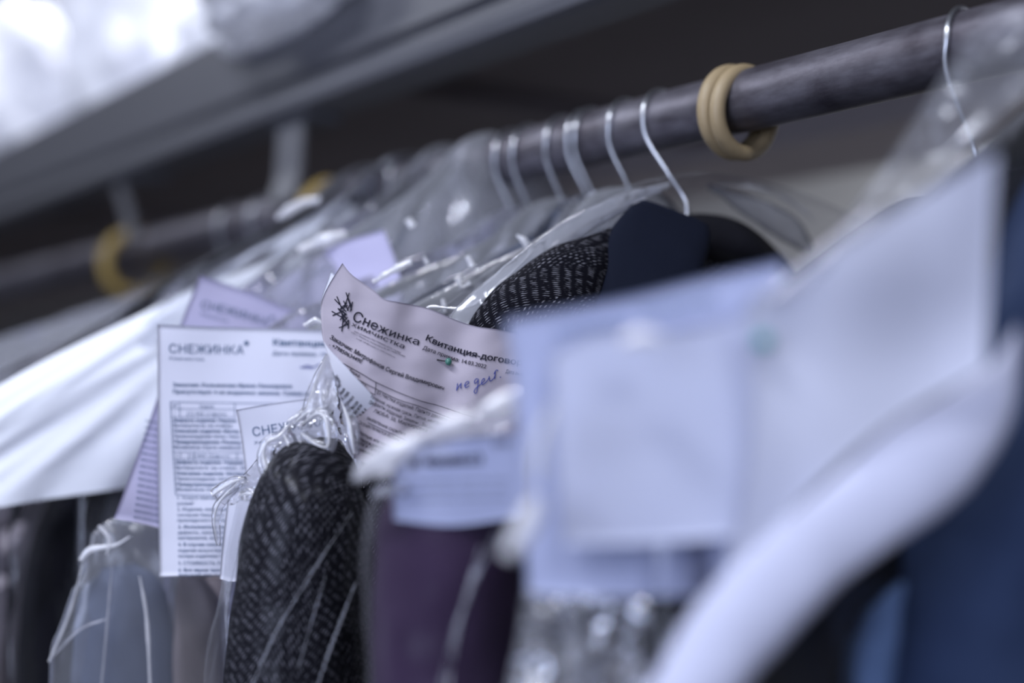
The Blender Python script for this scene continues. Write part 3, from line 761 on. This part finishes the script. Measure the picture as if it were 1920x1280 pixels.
P.line([(319, 753), (324, 840), (329, 927)], 1.3); P.line([(336, 753), (337, 781)], 1); P.line([(440, 755), (440, 782)], 1.2)
P.text('№', [(322, 763), (332, 763)], 5.5); P.text('Бирка', [(374, 764), (400, 764)], 6)
P.text('1', [(326, 778), (329, 778)], 6); P.text('[1] 443 (1)фото', [(350, 778), (424, 779)], 6.5)
bl = [('Дефекты изделия: Наруше', 323.5, 443, 790), ('Вытянутость на сгибах,', 324, 437, 800), ('Описание изделия: Матер', 324.5, 448, 810), ('Происхождение пятен: Неиз', 325, 449, 820),
      ('Предупреждение: Размед', 325.5, 451, 830.5), ('Возможна порча швейной', 326, 451, 840.6), ('Дефекты изделия: Наруше', 328, 456, 868.6), ('Вытянутость на сгибах , И', 328.5, 458, 879),
      ('Описание изделия: Матери', 329, 459, 889.5), ('Происхождение пятен: Неиз', 329.5, 460, 899.6), ('Предупреждение: Размед', 330, 460, 910), ('Возможна порча изделия', 330.5, 460, 919.7)]
for i, (t, x0, x1, y) in enumerate(bl): P.text(t, [(x0, y), (x1, y+1)], 6.2, 6.2, 0.03 if i % 2 == 0 else 0.012)
P.line([(324, 847), (458, 848)], 1); P.line([(325, 860), (458, 861)], 1); P.line([(338, 847), (339, 860)], 1); P.line([(365, 847), (365, 860)], 1); P.line([(444, 848), (444, 861)], 1)
P.text('2', [(329, 857), (333, 857)], 6); P.text('[1] 443 (2)фото', [(352, 857), (430, 858)], 6.5)
P.line([(329, 927), (470, 929)], 1.2)
nl = [('1. Услуги химчистки по', 331, 435, 935.5), ('условия"', 331, 364, 946), ('2. Изделия, имеющие не', 332, 440, 957), ('согласия Заказчика с ли', 332, 440, 967.5), ('прокладочного материал', 332, 440, 977.5),
      ('3. Исполнитель преду', 333, 440, 990), ('дефекты, заложенные в', 333, 440, 1000.5), ('материалов, автоматич', 333, 440, 1010.5), ('4. В случае сильного за', 333.5, 440, 1023), ('изделия искусственны', 333.5, 430, 1034),
      ('потери изделием това', 333.5, 430, 1044.6), ('5. СТОИМОСТЬ УСЛУГ', 334, 436, 1058), ('6. Все явные претензии', 334, 440, 1071), ('внешний вид изделия', 334, 440, 1079.5)]
for i, (t, x0, x1, y) in enumerate(nl): P.text(t, [(x0, y), (x1, y)], 6.2, 6.2, 0.022 if i in (5, 8, 12) else 0.008)
P.build('printed_text', M_ink2, recL)
P = Print(DL, 0.0004)
P.line([(566, 690), (575, 685), (588, 688), (600, 682)], 2, 16); P.line([(562, 688), (585, 690)], 1.6)
P.build('handwriting', M_pen, recL)

# --- small sheet in front of it
DS = LIN(470, 820, 0.715, 0.00004, 0.0, 0.002, 0.01, 5)
recS = sheet('receipt', 'tilted lilac receipt edge with thin teal logo, tucked behind the crumpled film', 'receipt',
             ([(443, 768), (505, 757), (581, 747), (680, 735)], [(680, 735), (690, 850)], [(465, 930), (580, 900), (690, 850)], [(443, 768), (452, 820), (459, 875), (465, 930)]), DS, M_paperL, 40, 40)
P = Print(DS, 0.0003)
P.text('СНЕЖИНКА', [(473, 818), (612, 797)], 17, 17, -0.008)
P.text('Химчистка', [(476, 833), (545, 823)], 6)
P.build('printed_text', M_ink2, recS)
sheet('receipt', 'narrow blank lilac page showing left of the herringbone sleeve', 'receipt',
      ([(428, 925), (470, 915), (540, 905)], [(540, 905), (530, 1000), (500, 1085)], [(412, 1085), (440, 1090), (500, 1085)], [(428, 925), (424, 960), (416, 1030), (412, 1085)]), LIN(450, 1000, 0.700, 0, 0, 0.002, 0.01, 8), M_paperL, 20, 20)
# --- lilac receipts farther back
DB = LIN(400, 600, 0.80, 0.0002, -0.0001, 0.004, 0.008, 11)
recB = sheet('receipt', 'slanting lilac receipt with blurred logo showing above and left of the upright receipt', 'receipt',
             ([(375, 516), (467, 547), (535, 575), (680, 622)], [(680, 622), (600, 860), (520, 1060)], [(213, 972), (300, 990), (520, 1060)], [(375, 516), (340, 605), (280, 790), (213, 972)]), DB, paper('receipt paper lilac', (0.62, 0.60, 0.80), 0.3), 40, 40)
P = Print(DB, 0.0004)
P.text('СНЕЖИНКА', [(375, 577), (438, 592), (501, 612)], 15, 15, 0.004); P.text('Химчистка', [(374, 590), (426, 604)], 6)
for k in range(3):
    a = k*PI/3; P.line([(510-5*math.cos(a), 596-5*math.sin(a)), (510+5*math.cos(a), 596+5*math.sin(a))], 1.6)
for k in range(16): P.text('изделия химчистка условия', [(252-k*1.5+20, 790+k*12), (300-k*1.5+20, 800+k*12)], 5, 5, 0.01)
P.build('printed_text', M_ink2, recB)
DB2 = LIN(600, 540, 0.86, -0.0003, 0.0, 0.004, 0.01, 14)
recC = sheet('receipt', 'most blurred lilac receipt slanting upward behind the snowflake receipt', 'receipt',
             ([(470, 560), (560, 500), (640, 455), (720, 430)], [(720, 430), (750, 520), (760, 640)], [(520, 650), (640, 650), (760, 640)], [(470, 560), (490, 600), (520, 650)]), DB2, bpy.data.materials['receipt paper lilac'], 30, 30)
P = Print(DB2, 0.0004)
P.text('СНЕЖИНКА', [(508, 566), (560, 536), (620, 505)], 12, 12, 0.004)
P.build('printed_text', M_ink2, recC)

# --- foreground sheets, close to the lens
DK = LIN(1000, 850, 0.450, -0.00002, 0.00001, 0.002, 0.004, 21)
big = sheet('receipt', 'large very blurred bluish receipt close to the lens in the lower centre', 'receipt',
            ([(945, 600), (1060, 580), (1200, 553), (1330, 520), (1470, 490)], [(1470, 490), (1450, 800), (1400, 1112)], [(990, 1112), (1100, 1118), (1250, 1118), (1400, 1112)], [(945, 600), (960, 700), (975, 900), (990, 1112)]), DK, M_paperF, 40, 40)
P = Print(DK, 0.0004)
P.text('СНЕЖИНКА', [(1040, 632), (1180, 610)], 12, 12, 0.02); P.text('Квитанция-договор', [(1200, 592), (1340, 562)], 12, 12, 0.03)
for k in range(18): P.text('Дефекты изделия: Нарушение целостности', [(1080+k, 790+k*16), (1280+k, 780+k*16)], 5, 5, 0.0)
P.build('printed_text', M_ink2, big)
DK2 = LIN(1400, 700, 0.422, -0.00001, 0.00003, 0.006, 0.004, 25)
bigw = sheet('receipt', 'white blurred page lying over the large bluish receipt, under the film', 'receipt',
             ([(1030, 662), (1120, 622), (1230, 622), (1350, 600), (1460, 555)], [(1460, 555), (1460, 780), (1420, 1000)], [(1056, 1020), (1200, 1018), (1330, 1010), (1420, 1000)], [(1030, 662), (1040, 850), (1056, 1020)]), LIN(1200, 750, 0.436, 0, 0, 0.001, 0.006, 3), paper('thin page', (0.60, 0.63, 0.79), 0.25), 30, 30)
paper('white page', (0.66, 0.68, 0.80), 0.25)
diag = sheet('receipt', 'tall white blurred sheet slanting up to the upper right corner region', 'receipt',
             ([(1400, 560), (1560, 470), (1720, 370), (1868, 282)], [(1868, 282), (1858, 480), (1848, 690)], [(1330, 1140), (1480, 960), (1660, 800), (1848, 690)], [(1400, 560), (1410, 760), (1385, 960), (1330, 1140)]), DK2, bpy.data.materials['white page'], 40, 40)
tp = thing('pin', 'teal headed pin, a small blurred dot on the white sheets at the right', 'pin', W(1432, 640, 0.416))
vs = []
pc = W(1432, 640, 0.418)
for i in range(13):
    for k in range(16):
        a, b = PI*i/12, 2*PI*k/16
        vs.append(pc+Vector((math.sin(a)*math.cos(b), math.sin(a)*math.sin(b), math.cos(a)))*0.0024)
mesh_obj('pin_head', vs, grid_faces(13, 16, closed_v=True), plain('teal bead', (0.02, 0.25, 0.25), 0.3), tp, tp.location)
tube_obj([W(1432, 640, 0.418), W(1438, 655, 0.425)], 0.0004, M_dark, 'pin_shaft', tp, n=4)

# --- laundry tag card at the plum garment
DCd = LIN(850, 900, 0.520, -0.00005, 0, 0.001, 0.01, 4)
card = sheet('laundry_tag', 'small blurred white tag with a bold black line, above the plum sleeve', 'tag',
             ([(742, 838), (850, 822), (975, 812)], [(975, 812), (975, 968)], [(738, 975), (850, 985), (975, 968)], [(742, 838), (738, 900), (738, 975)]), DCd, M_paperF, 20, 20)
P = Print(DCd, 0.0004)
P.text('8 4008023', [(768, 876), (905, 868)], 17, 17, 0.03); P.text('ТКК 1', [(922, 840), (968, 836)], 12, 12, 0.01)
for k in range(3): P.text('Снежинка химчистка', [(765, 905+k*18), (950, 900+k*18)], 5, 5)
P.build('printed_text', M_ink, card)

# ================================================================== FOREGROUND GARMENTS
plum = thing('jacket', 'dark plum jacket in clear film, its blurred sleeve right of the herringbone sleeve', 'jacket', W(850, 1000, .54))
loft('sleeve', [(975, 850, .555, 25, .012), (905, 900, .552, 90, .022), (862, 985, .55, 142, .028), (852, 1100, .548, 148, .028), (850, 1250, .548, 148, .028), (850, 1500, .548, 145, .028)], M_purple, plum, noise_amp=0.003, nscale=(6, 6, 4), fold=.0015, foldn=3)
draped('body', M_black, plum, 0.400, [(-0.235, 1.70), (-0.20, 1.735), (-0.12, 1.78), (-0.04, 1.825), (0, 1.835), (0.05, 1.82), (0.12, 1.78), (0.19, 1.72)], 0.016, 0.9, ridge=0.003, rk=4, seed=8)
pb = thing('garment_bag', 'clear bag over the plum jacket with glinting folds', 'bag', W(850, 950, .52))
loft('film', [(985, 770, .53, 25, .012), (925, 830, .53, 110, .03), (865, 930, .53, 158, .036), (850, 1080, .53, 162, .036), (845, 1250, .53, 166, .036), (840, 1500, .53, 166, .036)], M_filmQ, pb, noise_amp=0.004, nscale=(7, 7, 5), closetop=False, closebot=False, seed=9)
pleat(pb, [(668, 893, .526), (690, 878, .520), (730, 855, .515), (775, 828, .512), (800, 815, .512)], [7, 20, 24, 14, 4], M_glint, 0.003, amp=.002)
pleat(pb, [(790, 822, .513), (830, 802, .512), (868, 788, .512), (890, 780, .512)], [4, 14, 13, 4], M_glint, 0.002, amp=.0015)
pleat(pb, [(880, 786, .513), (910, 770, .512), (945, 752, .512), (980, 738, .512)], [4, 11, 12, 8], M_glint, 0.002, amp=.0015)
pleat(pb, [(700, 890, .530), (780, 850, .530), (880, 810, .530), (970, 770, .530)], [16, 26, 26, 20], M_filmB, 0.002, amp=.0015)
pleat(pb, [(700, 925, .53), (760, 915, .525), (740, 940, .53)], [8, 12, 6], M_filmH, 0.002)
pleat(pb, [(930, 1000, .50), (880, 1110, .50), (840, 1230, .50), (820, 1320, .50)], [2, 4, 3, 3], M_filmH, 0.002)
pleat(pb, [(905, 1020, .50), (865, 1150, .50), (835, 1320, .50)], [1.5, 2, 2], M_glint, 0.001)

navyc = thing('jacket', 'near black jacket in film, low centre right under the large bluish receipt', 'jacket', W(1200, 1200, .55))
draped('body', M_black, navyc, 0.345, [(-0.215, 1.70), (-0.18, 1.735), (-0.12, 1.775), (-0.04, 1.825), (0, 1.84), (0.05, 1.825), (0.12, 1.78), (0.19, 1.72)], 0.014, 0.9, ridge=0.004, rk=4, seed=18)
fb = thing('garment_bag', 'hazy blurred bag in front, rising to the hanger at the upper right', 'bag', (0, 0.31, 1.84))
draped('film', M_film, fb, 0.335, [(-0.232, 1.70), (-0.225, 1.735), (-0.20, 1.765), (-0.13, 1.80), (-0.06, 1.84), (0, 1.875), (0.05, 1.86), (0.12, 1.82), (0.2, 1.76)], 0.020, 1.0, ridge=0.004, rk=5, amp=0.004, seed=31)
pleat(fb, [(1010, 930, .415), (985, 985, .415), (952, 1040, .415)], [14, 24, 14], M_glint, 0.004)  # whitened folds stand in for blurred highlights on the front bag
pleat(fb, [(1035, 760, .415), (1012, 830, .415), (1005, 900, .415)], [7, 13, 10], M_glint, 0.003)
pleat(fb, [(1165, 640, .415), (1205, 630, .415), (1240, 632, .415)], [7, 12, 6], M_glint, 0.003)
pleat(fb, [(1440, 560, .415), (1500, 520, .415), (1580, 460, .415), (1640, 400, .415)], [6, 14, 16, 8], M_filmB, 0.003)
sheet('loose_film', '', '', ([(1560, 440), (1680, 280), (1800, 90), (1860, 20)], [(1860, 20), (1960, 10), (2020, 60)], [(1700, 420), (1800, 300), (1900, 200), (2020, 60)], [(1560, 440), (1600, 450), (1700, 420)]),
      wave(5, .006, .01, .01, lambda x, y: .50), M_filmV, 40, 40, parent=fb, thick=.0006)
sheet('hem_film', '', '', ([(985, 1090), (1200, 1095), (1420, 1080)], [(1420, 1080), (1400, 1200), (1350, 1330)], [(940, 1330), (1150, 1330), (1350, 1330)], [(985, 1090), (970, 1200), (940, 1330)]),
      wave(15, .010, .012, .012, lambda x, y: .47), M_filmL, 60, 50, parent=fb, thick=.0006)
for q, (x0, y0, x1, y1) in enumerate([(1060, 1150, 1090, 1300), (1110, 1200, 1250, 1300)]):
    pleat(fb, [(x0, y0, .46), ((x0+x1)/2+10, (y0+y1)/2, .46), (x1, y1, .46)], [6, 14, 10], M_filmL, 0.002)

wsh = thing('shirt', 'white shirt very close to the lens, a blurred band falling through the lower right', 'shirt', W(1700, 850, .43))
M_shaded_white = plain('shaded white cotton', (.44, .455, .58), .85)  # white cotton toned down in colour to stand in for shade
loft('sleeve', [(1908, 610, .440, 10, .004), (1885, 690, .436, 30, .005), (1838, 770, .432, 62, .006), (1738, 868, .426, 88, .007), (1605, 975, .420, 82, .006), (1470, 1085, .416, 74, .006), (1375, 1185, .414, 78, .007), (1300, 1295, .412, 75, .007), (1220, 1420, .41, 75, .007)], M_shaded_white, wsh, noise_amp=0.002, nscale=(6, 6, 5))
loft('cuff', [(1236, 1396, .41, 79, .010), (1215, 1430, .41, 80, .010), (1195, 1480, .41, 79, .010)], M_shaded_white, wsh)
jean = thing('jacket', 'blue denim jacket filling the lower right corner', 'jacket', W(1800, 1100, .45))
loft('body', [(2050, 200, .55, 60, .02), (2020, 400, .53, 110, .03), (1960, 700, .50, 150, .04), (1900, 900, .49, 170, .045), (1870, 1100, .485, 185, .045), (1860, 1300, .48, 190, .045), (1860, 1500, .48, 190, .045)], M_denim, jean, noise_amp=0.006, nscale=(6, 6, 5), fold=.003, foldn=5)
loft('sleeve', [(1700, 1130, .50, 35, .02), (1660, 1200, .49, 60, .025), (1640, 1300, .49, 70, .025), (1630, 1450, .49, 75, .025)], plain('denim highlight', (.09, .14, .27), .85, var=.3, vscale=30), jean, noise_amp=0.004)  # lighter denim colour stands in for blue highlights on the folds

# ================================================================== GARMENTS FARTHER ALONG THE RAIL
def gshape(z, w, drop, asym=0.0):
    return [(-w-0.012, z-drop-0.045), (-w, z-drop), (-w*.66, z-drop*.60), (-w*.3, z-drop*.26), (-0.02, z), (0.02, z), (w*.3, z-drop*.26), (w*.66, z-drop*.6), (w, z-drop), (w+0.012, z-drop-0.045)]
far = [  # Y, kind, material, width, drop, label, film, bag label
    (0.612, 'jacket', M_navy, 0.125, .10, 'dark navy jacket directly behind the herringbone coat', M_filmH, 'milky wrinkled bag directly behind the herringbone coat'),
    (0.640, 'jacket', M_slate, 0.130, .11, 'slate blue jacket, second behind the herringbone coat', M_film, 'clear bag with white glints, second behind the herringbone coat'),
    (0.668, 'jacket', M_navy, 0.140, .10, 'navy jacket, third behind the herringbone coat', M_filmH, 'milky bag, third behind the herringbone coat'),
    (0.705, 'shirt', M_lilac, 0.150, .10, 'lilac shirt, fourth behind the herringbone coat', M_filmC, 'glinting crumpled bag, fourth behind the herringbone coat'),
    (0.745, 'shirt', M_slate, 0.160, .11, 'slate shirt, fifth behind the herringbone coat', M_filmH, 'milky bag, fifth behind the herringbone coat'),
    (0.790, 'shirt', M_lilac, .155, .10, 'lilac shirt, sixth behind the herringbone coat', M_filmC, 'crumpled bag, sixth behind the herringbone coat'),
    (0.840, 'jacket', M_grey, .19, .11, 'grey speckled jacket showing below the white paper cape', M_film, 'clear bag over the grey speckled jacket'),
    (0.890, 'jacket', M_black, .215, .12, 'black jacket showing as a dark strip at the lower left', M_film, 'clear bag over the black jacket at the lower left'),
    (0.960, 'jacket', M_brown, .225, .12, 'taupe jacket at the lower left edge below the white cape', M_film, 'clear bag over the taupe jacket'),
    (1.050, 'shirt', M_white, .15, .10, 'white shirt far along the rail near the strap bracket', M_filmC, 'crumpled bag over the far white shirt'),
    (1.140, 'shirt', M_lilac, .20, .10, 'pale lilac shirt just past the near strap bracket', M_filmH, 'milky bag just past the near strap bracket'),
    (1.240, 'shirt', M_grey, .18, .11, 'grey speckled shirt midway between the two strap brackets', M_film, 'clear bag over the grey speckled shirt midway between the strap brackets'),
]
for i, (y, kind, m, w, dr, lb, fm, blb) in enumerate(far):
    g = thing(kind, lb, kind, (0, y, 1.84))
    draped('body', m, g, y, gshape(1.842, w-.02, dr), 0.010, 0.85, yaw=(-0.12 if y < .75 else 0), ridge=0.003, rk=4, seed=40+i, nx=60, nz=45)
    for s in (-1, 1):
        xs = s*(w+0.004)
        z0 = 1.842-dr
        vs = []; nr, ns = 40, 20
        for a in range(nr):
            q = a/(nr-1); z = z0+0.004-q*0.60; rx = 0.030*min(1, (q*8+.15))**.5; ry = 0.013*min(1, (q*8+.2))**.5
            xx = xs-s*0.012*(1-min(1, q*6))+s*0.006*math.sin(q*5)
            for k in range(ns):
                th = 2*PI*k/ns
                vs.append((xx+rx*math.cos(th)*(1+.15*noise.noise(Vector((q*6, th, i)))), y+ry*math.sin(th), z))
        fs = grid_faces(nr, ns, closed_v=True)+[tuple(range(ns))[::-1], tuple(range((nr-1)*ns, nr*ns))]
        if y < .75: vs = [(v[0], v[1]-0.12*v[0], v[2]) for v in vs]
        mesh_obj('sleeve', vs, fs, m, g, g.location)
    b = thing('garment_bag', blb, 'bag', (0, y, 1.86))
    draped('film', fm, b, y, gshape(1.915 if .74 < y < .93 else 1.864, w+.035, dr-.012+(.045 if .74 < y < .93 else 0)), 0.0165, 0.8, yaw=(-0.12 if y < .75 else 0), ridge=0.0045, rk=7, amp=0.005, seed=60+i*3, nx=110, nz=70)
# short white paper capes over the shoulders
def cape(y, z, w, dr, zb, lb, T=0.020, m=None, nm='shoulder_cape', cat='cape'):
    o = draped(nm, m or M_white, None, y, gshape(z, w, dr), T, zb, ridge=0.0025, rk=9, seed=y*50, nx=80, nz=40, origin=(0, y, z))
    o2 = o; tag(o, lb, cat)
o = draped('shoulder_cape', M_white, None, 0.846, [(-.345, 1.69), (-.325, 1.72), (-.29, 1.748), (-.25, 1.772), (-.20, 1.797), (-.15, 1.822), (-.08, 1.846), (0, 1.868), (.08, 1.846), (.18, 1.81), (.25, 1.75)], 0.026, (1.668, 1.750), ridge=0.005, rk=14, seed=40, nx=90, nz=40, origin=(0, .846, 1.86))
tag(o, 'bright white paper cape over garment shoulders, filling the left side', 'cape')
o = draped('shoulder_cape', M_white, None, 1.02, [(-.36, 1.64), (-.33, 1.672), (-.25, 1.715), (-.15, 1.765), (-.06, 1.83), (0, 1.864), (.08, 1.84), (.2, 1.78)], 0.03, 1.61, ridge=0.0025, rk=9, seed=51, nx=80, nz=40, origin=(0, 1.02, 1.86))
tag(o, 'second white paper cape beyond the bright one, cut by the left edge', 'cape')
for px, lb in [(640, 'faint wire hanger just right of the near mustard ring'), (500, 'faint wire hanger left of the near strap bracket'), (440, 'faint wire hanger midway between the strap brackets')]:
    hanger(rail_y(px), lb, -.004, 0, group=None)

# low clear bag at the lower left with clothes in it
low = thing('garment_bag', 'clear pinched bag at the lower left with slate and beige clothes inside', 'bag', W(260, 1050, .74))
loft('film', [(196, 985, .778, 22, .006), (215, 1010, .777, 60, .010), (245, 1060, .776, 110, .012), (268, 1150, .775, 150, .013), (272, 1260, .775, 172, .013), (272, 1500, .775, 180, .013)], M_filmL, low, nseg=90, nring=100, noise_amp=0.003, nscale=(7, 7, 3), closebot=False, seed=12, fold=.001, foldn=7)
for pts, w in [([(150, 1050, .755), (170, 1030, .755), (215, 1022, .755), (245, 1005, .755)], [3, 6, 3, 1]), ([(185, 985, .755), (205, 1010, .755), (200, 1040, .755)], [2, 4, 2]), ([(92, 1240, .755), (130, 1150, .755), (155, 1055, .755)], [2, 2, 1]),
               ([(262, 1080, .755), (275, 1160, .755), (282, 1290, .755)], [1.5, 3.5, 2]), ([(210, 1060, .755), (200, 1180, .755), (190, 1290, .755)], [1, 2.5, 1.5]), ([(100, 1230, .755), (150, 1180, .755), (200, 1160, .755)], [1, 2, 1])]:
    pleat(low, pts, w, M_glint if w[0] != 1 else M_filmU, 0.0006, amp=.0003)
s1 = loft('trouser_leg', [(225, 1060, .784, 30, .003), (230, 1120, .784, 80, .005), (235, 1300, .784, 100, .005), (235, 1500, .784, 100, .005)], M_slate, None, noise_amp=.001)
tag(s1, 'slate blue folded cloth inside the pinched clear bag', 'trousers')
s2 = loft('folded_scarf', [(382, 1080, .784, 45, .004), (380, 1120, .784, 50, .005), (377, 1300, .784, 52, .005), (377, 1500, .784, 52, .005)], M_beige, None, noise_amp=.001)
tag(s2, 'beige cloth inside the pinched clear bag, left of the herringbone sleeve', 'scarf')

# dark clothes hanging beyond the far bracket
tones = [M_black, M_navy, M_grey, M_slate, M_black, M_grey, M_navy, M_brown, M_black, M_slate, M_grey, M_black]
words = ['black', 'navy', 'grey speckled', 'slate', 'black', 'grey speckled', 'navy', 'taupe', 'black', 'slate', 'grey speckled', 'black']
for i, (m, wd) in enumerate(zip(tones, words)):
    y = 1.50+i*0.16+0.02*math.sin(i*3.1)
    g = thing('jacket', 'blurred dark clothes hanging past the farther strap bracket', 'jacket', (0, y, 1.83), 'dark clothes beyond the farther strap bracket')
    draped('body', m, g, y, gshape(1.835-0.01*(i % 3), .20+.015*(i % 2), .11), 0.030, 0.8, ridge=0.006, rk=4, seed=90+i, nx=40, nz=30)
    for s in (-1, 1):
        loftv = []; ns = 14
        for a in range(20):
            q = a/19
            for k in range(ns):
                th = 2*PI*k/ns
                loftv.append((s*.215+.034*min(1, q*8+.2)**.5*math.cos(th), y+.022*min(1, q*8+.2)**.5*math.sin(th), 1.725-q*.6))
        mesh_obj('sleeve', loftv, grid_faces(20, ns, closed_v=True)+[tuple(range(ns))[::-1], tuple(range(19*ns, 20*ns))], m, g, g.location)

# ================================================================== THINGS ON THE SHELF
def sack(name, lb, c, r, seed, m, cat='bag', amp=.25, film_m=None):
    vs = []; n1, n2 = 60, 80
    for i in range(n1):
        a = PI*i/(n1-1)
        for k in range(n2):
            b = 2*PI*k/n2
            d = Vector((math.sin(a)*math.cos(b), math.sin(a)*math.sin(b), math.cos(a)))
            f = 1+amp*(noise.noise(d*1.6+Vector((seed, 0, 0)))+.5*noise.noise(d*3.7+Vector((0, seed, 0)))+0.28*(1-2*abs(noise.noise(d*6+Vector((0, 0, seed))))))
            p = Vector((d.x*r[0], d.y*r[1], d.z*r[2]))*f
            p.z = max(p.z, -r[2]*.8)
            vs.append(Vector(c)+p)
    o = mesh_obj(name, vs, grid_faces(n1, n2, closed_v=True), m, None, (c[0], c[1], c[2]-r[2]*.8))
    return tag(o, lb, cat)
ZS = 2.062
def on_shelf(x, y, r): return (x, y, ZS+r[2]*.8)
def SK(px, x, r, seed, lb, m, amp=.25, dz=0.0):
    y = rail_y(px); c = (x, y, 2.028+r[2]*.8+dz)
    return sack('laundry_sack', lb, c, r, seed, m, amp=amp)
M_gsack = plain('grey sack cloth', (.25, .25, .29), .8)
SK(330, 0.135, (.10, .21, .095), 1.0, 'long white sack lying along the shelf edge, left of the crumpled bundle', M_sack, .2)
SK(420, 0.36, (.12, .16, .26), 2.0, 'grey sack standing behind the long white sack on the shelf', M_gsack)
SK(95, 0.12, (.11, .12, .20), 3.0, 'upright white sack on the shelf at the upper left', M_sack)
SK(20, 0.36, (.12, .20, .26), 4.0, 'lilac sack behind the upright white one at the top left', plain('lilac sack', (.5, .5, .62), .7))
SK(-60, 0.09, (.10, .14, .15), 5.0, 'rounded white bundle cut by the left edge, above the shelf beam', M_sack)
sack('plastic_bundle', 'crumpled clear plastic bundle resting on the shelf edge, top centre left', (-0.032, 0.985, 2.062), (.040, .090, .036), 6.0, film('bundle film', .75, .3, bump=1.0, scale=40, gloss=1.2), 'bundle', .5)

# ================================================================== LIGHT
def area(name, loc, rot, sx, sy, e, col):
    l = bpy.data.lights.new(name, 'AREA'); l.shape = 'RECTANGLE'; l.size = sx; l.size_y = sy; l.energy = e; l.color = col
    o = bpy.data.objects.new(name, l); C.objects.link(o); o.location = loc; o.rotation_euler = rot
    return o
area('ceiling_tube_light', (-1.15, 0.3, 2.95), (0, 0, 0), 0.12, 1.25, 50, (0.86, 0.90, 1.0))
area('ceiling_tube_light', (-1.15, 2.6, 2.95), (0, 0, 0), 0.12, 1.25, 30, (0.86, 0.90, 1.0))
area('ceiling_tube_light', (-0.9, -1.6, 2.95), (0, 0, 0), 0.12, 1.25, 40, (0.84, 0.88, 1.0))
area('ceiling_tube_light', (0.25, 1.4, 2.95), (0, 0, 0), 0.12, 1.25, 26, (0.92, 0.94, 1.0))
area('ceiling_tube_light', (1.7, 1.0, 2.95), (0, 0, 0), 0.12, 1.25, 30, (0.95, 0.96, 1.0))  # added lamp in an assumed second aisle, brightens far wall and backlights garments
area('front_fill_light', (-2.15, -0.2, 1.9), (0, math.radians(-90), 0), 1.0, 1.2, 36, (0.66, 0.74, 1.0))  # added cool fill from the camera side; no window is known there
w = bpy.data.worlds.new('room_air'); scene.world = w; w.use_nodes = True
w.node_tree.nodes['Background'].inputs[0].default_value = (0.5, 0.55, 0.75, 1); w.node_tree.nodes['Background'].inputs[1].default_value = 0.1

# ================================================================== CAMERA
cam = bpy.data.cameras.new('camera'); co = bpy.data.objects.new('camera', cam); C.objects.link(co)
from mathutils import Matrix
R = Matrix((RGT, UP, -FWD)).transposed().to_4x4(); R.translation = CAM
co.matrix_world = R
cam.sensor_width = 36; cam.lens = F*36/1920; cam.clip_start = 0.01
cam.dof.use_dof = True; cam.dof.focus_distance = 0.68; cam.dof.aperture_fstop = 2.1
scene.camera = co
scene.cycles.transparent_max_bounces = 32
scene.cycles.max_bounces = 7
vsn = scene.view_settings; vsn.view_transform = 'Standard'; vsn.look = 'None'; vsn.exposure = -0.45; vsn.gamma = 1.0

gb = [o for o in C.objects if o.get('label') == 'clear bag with white glints, second behind the herringbone coat'][0]  # extra white folds paint bright glints onto this bag
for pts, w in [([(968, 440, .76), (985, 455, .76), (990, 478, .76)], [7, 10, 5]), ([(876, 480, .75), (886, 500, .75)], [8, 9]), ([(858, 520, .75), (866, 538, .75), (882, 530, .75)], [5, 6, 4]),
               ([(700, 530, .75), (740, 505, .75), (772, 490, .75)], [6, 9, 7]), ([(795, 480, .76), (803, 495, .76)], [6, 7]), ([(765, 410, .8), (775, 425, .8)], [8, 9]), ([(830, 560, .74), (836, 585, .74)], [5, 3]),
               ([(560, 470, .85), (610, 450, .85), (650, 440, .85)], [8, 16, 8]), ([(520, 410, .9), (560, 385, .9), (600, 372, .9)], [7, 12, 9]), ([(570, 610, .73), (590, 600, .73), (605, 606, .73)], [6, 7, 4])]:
    pleat(gb, pts, [q*.75 for q in w], M_glint, 0.002, amp=.0015)
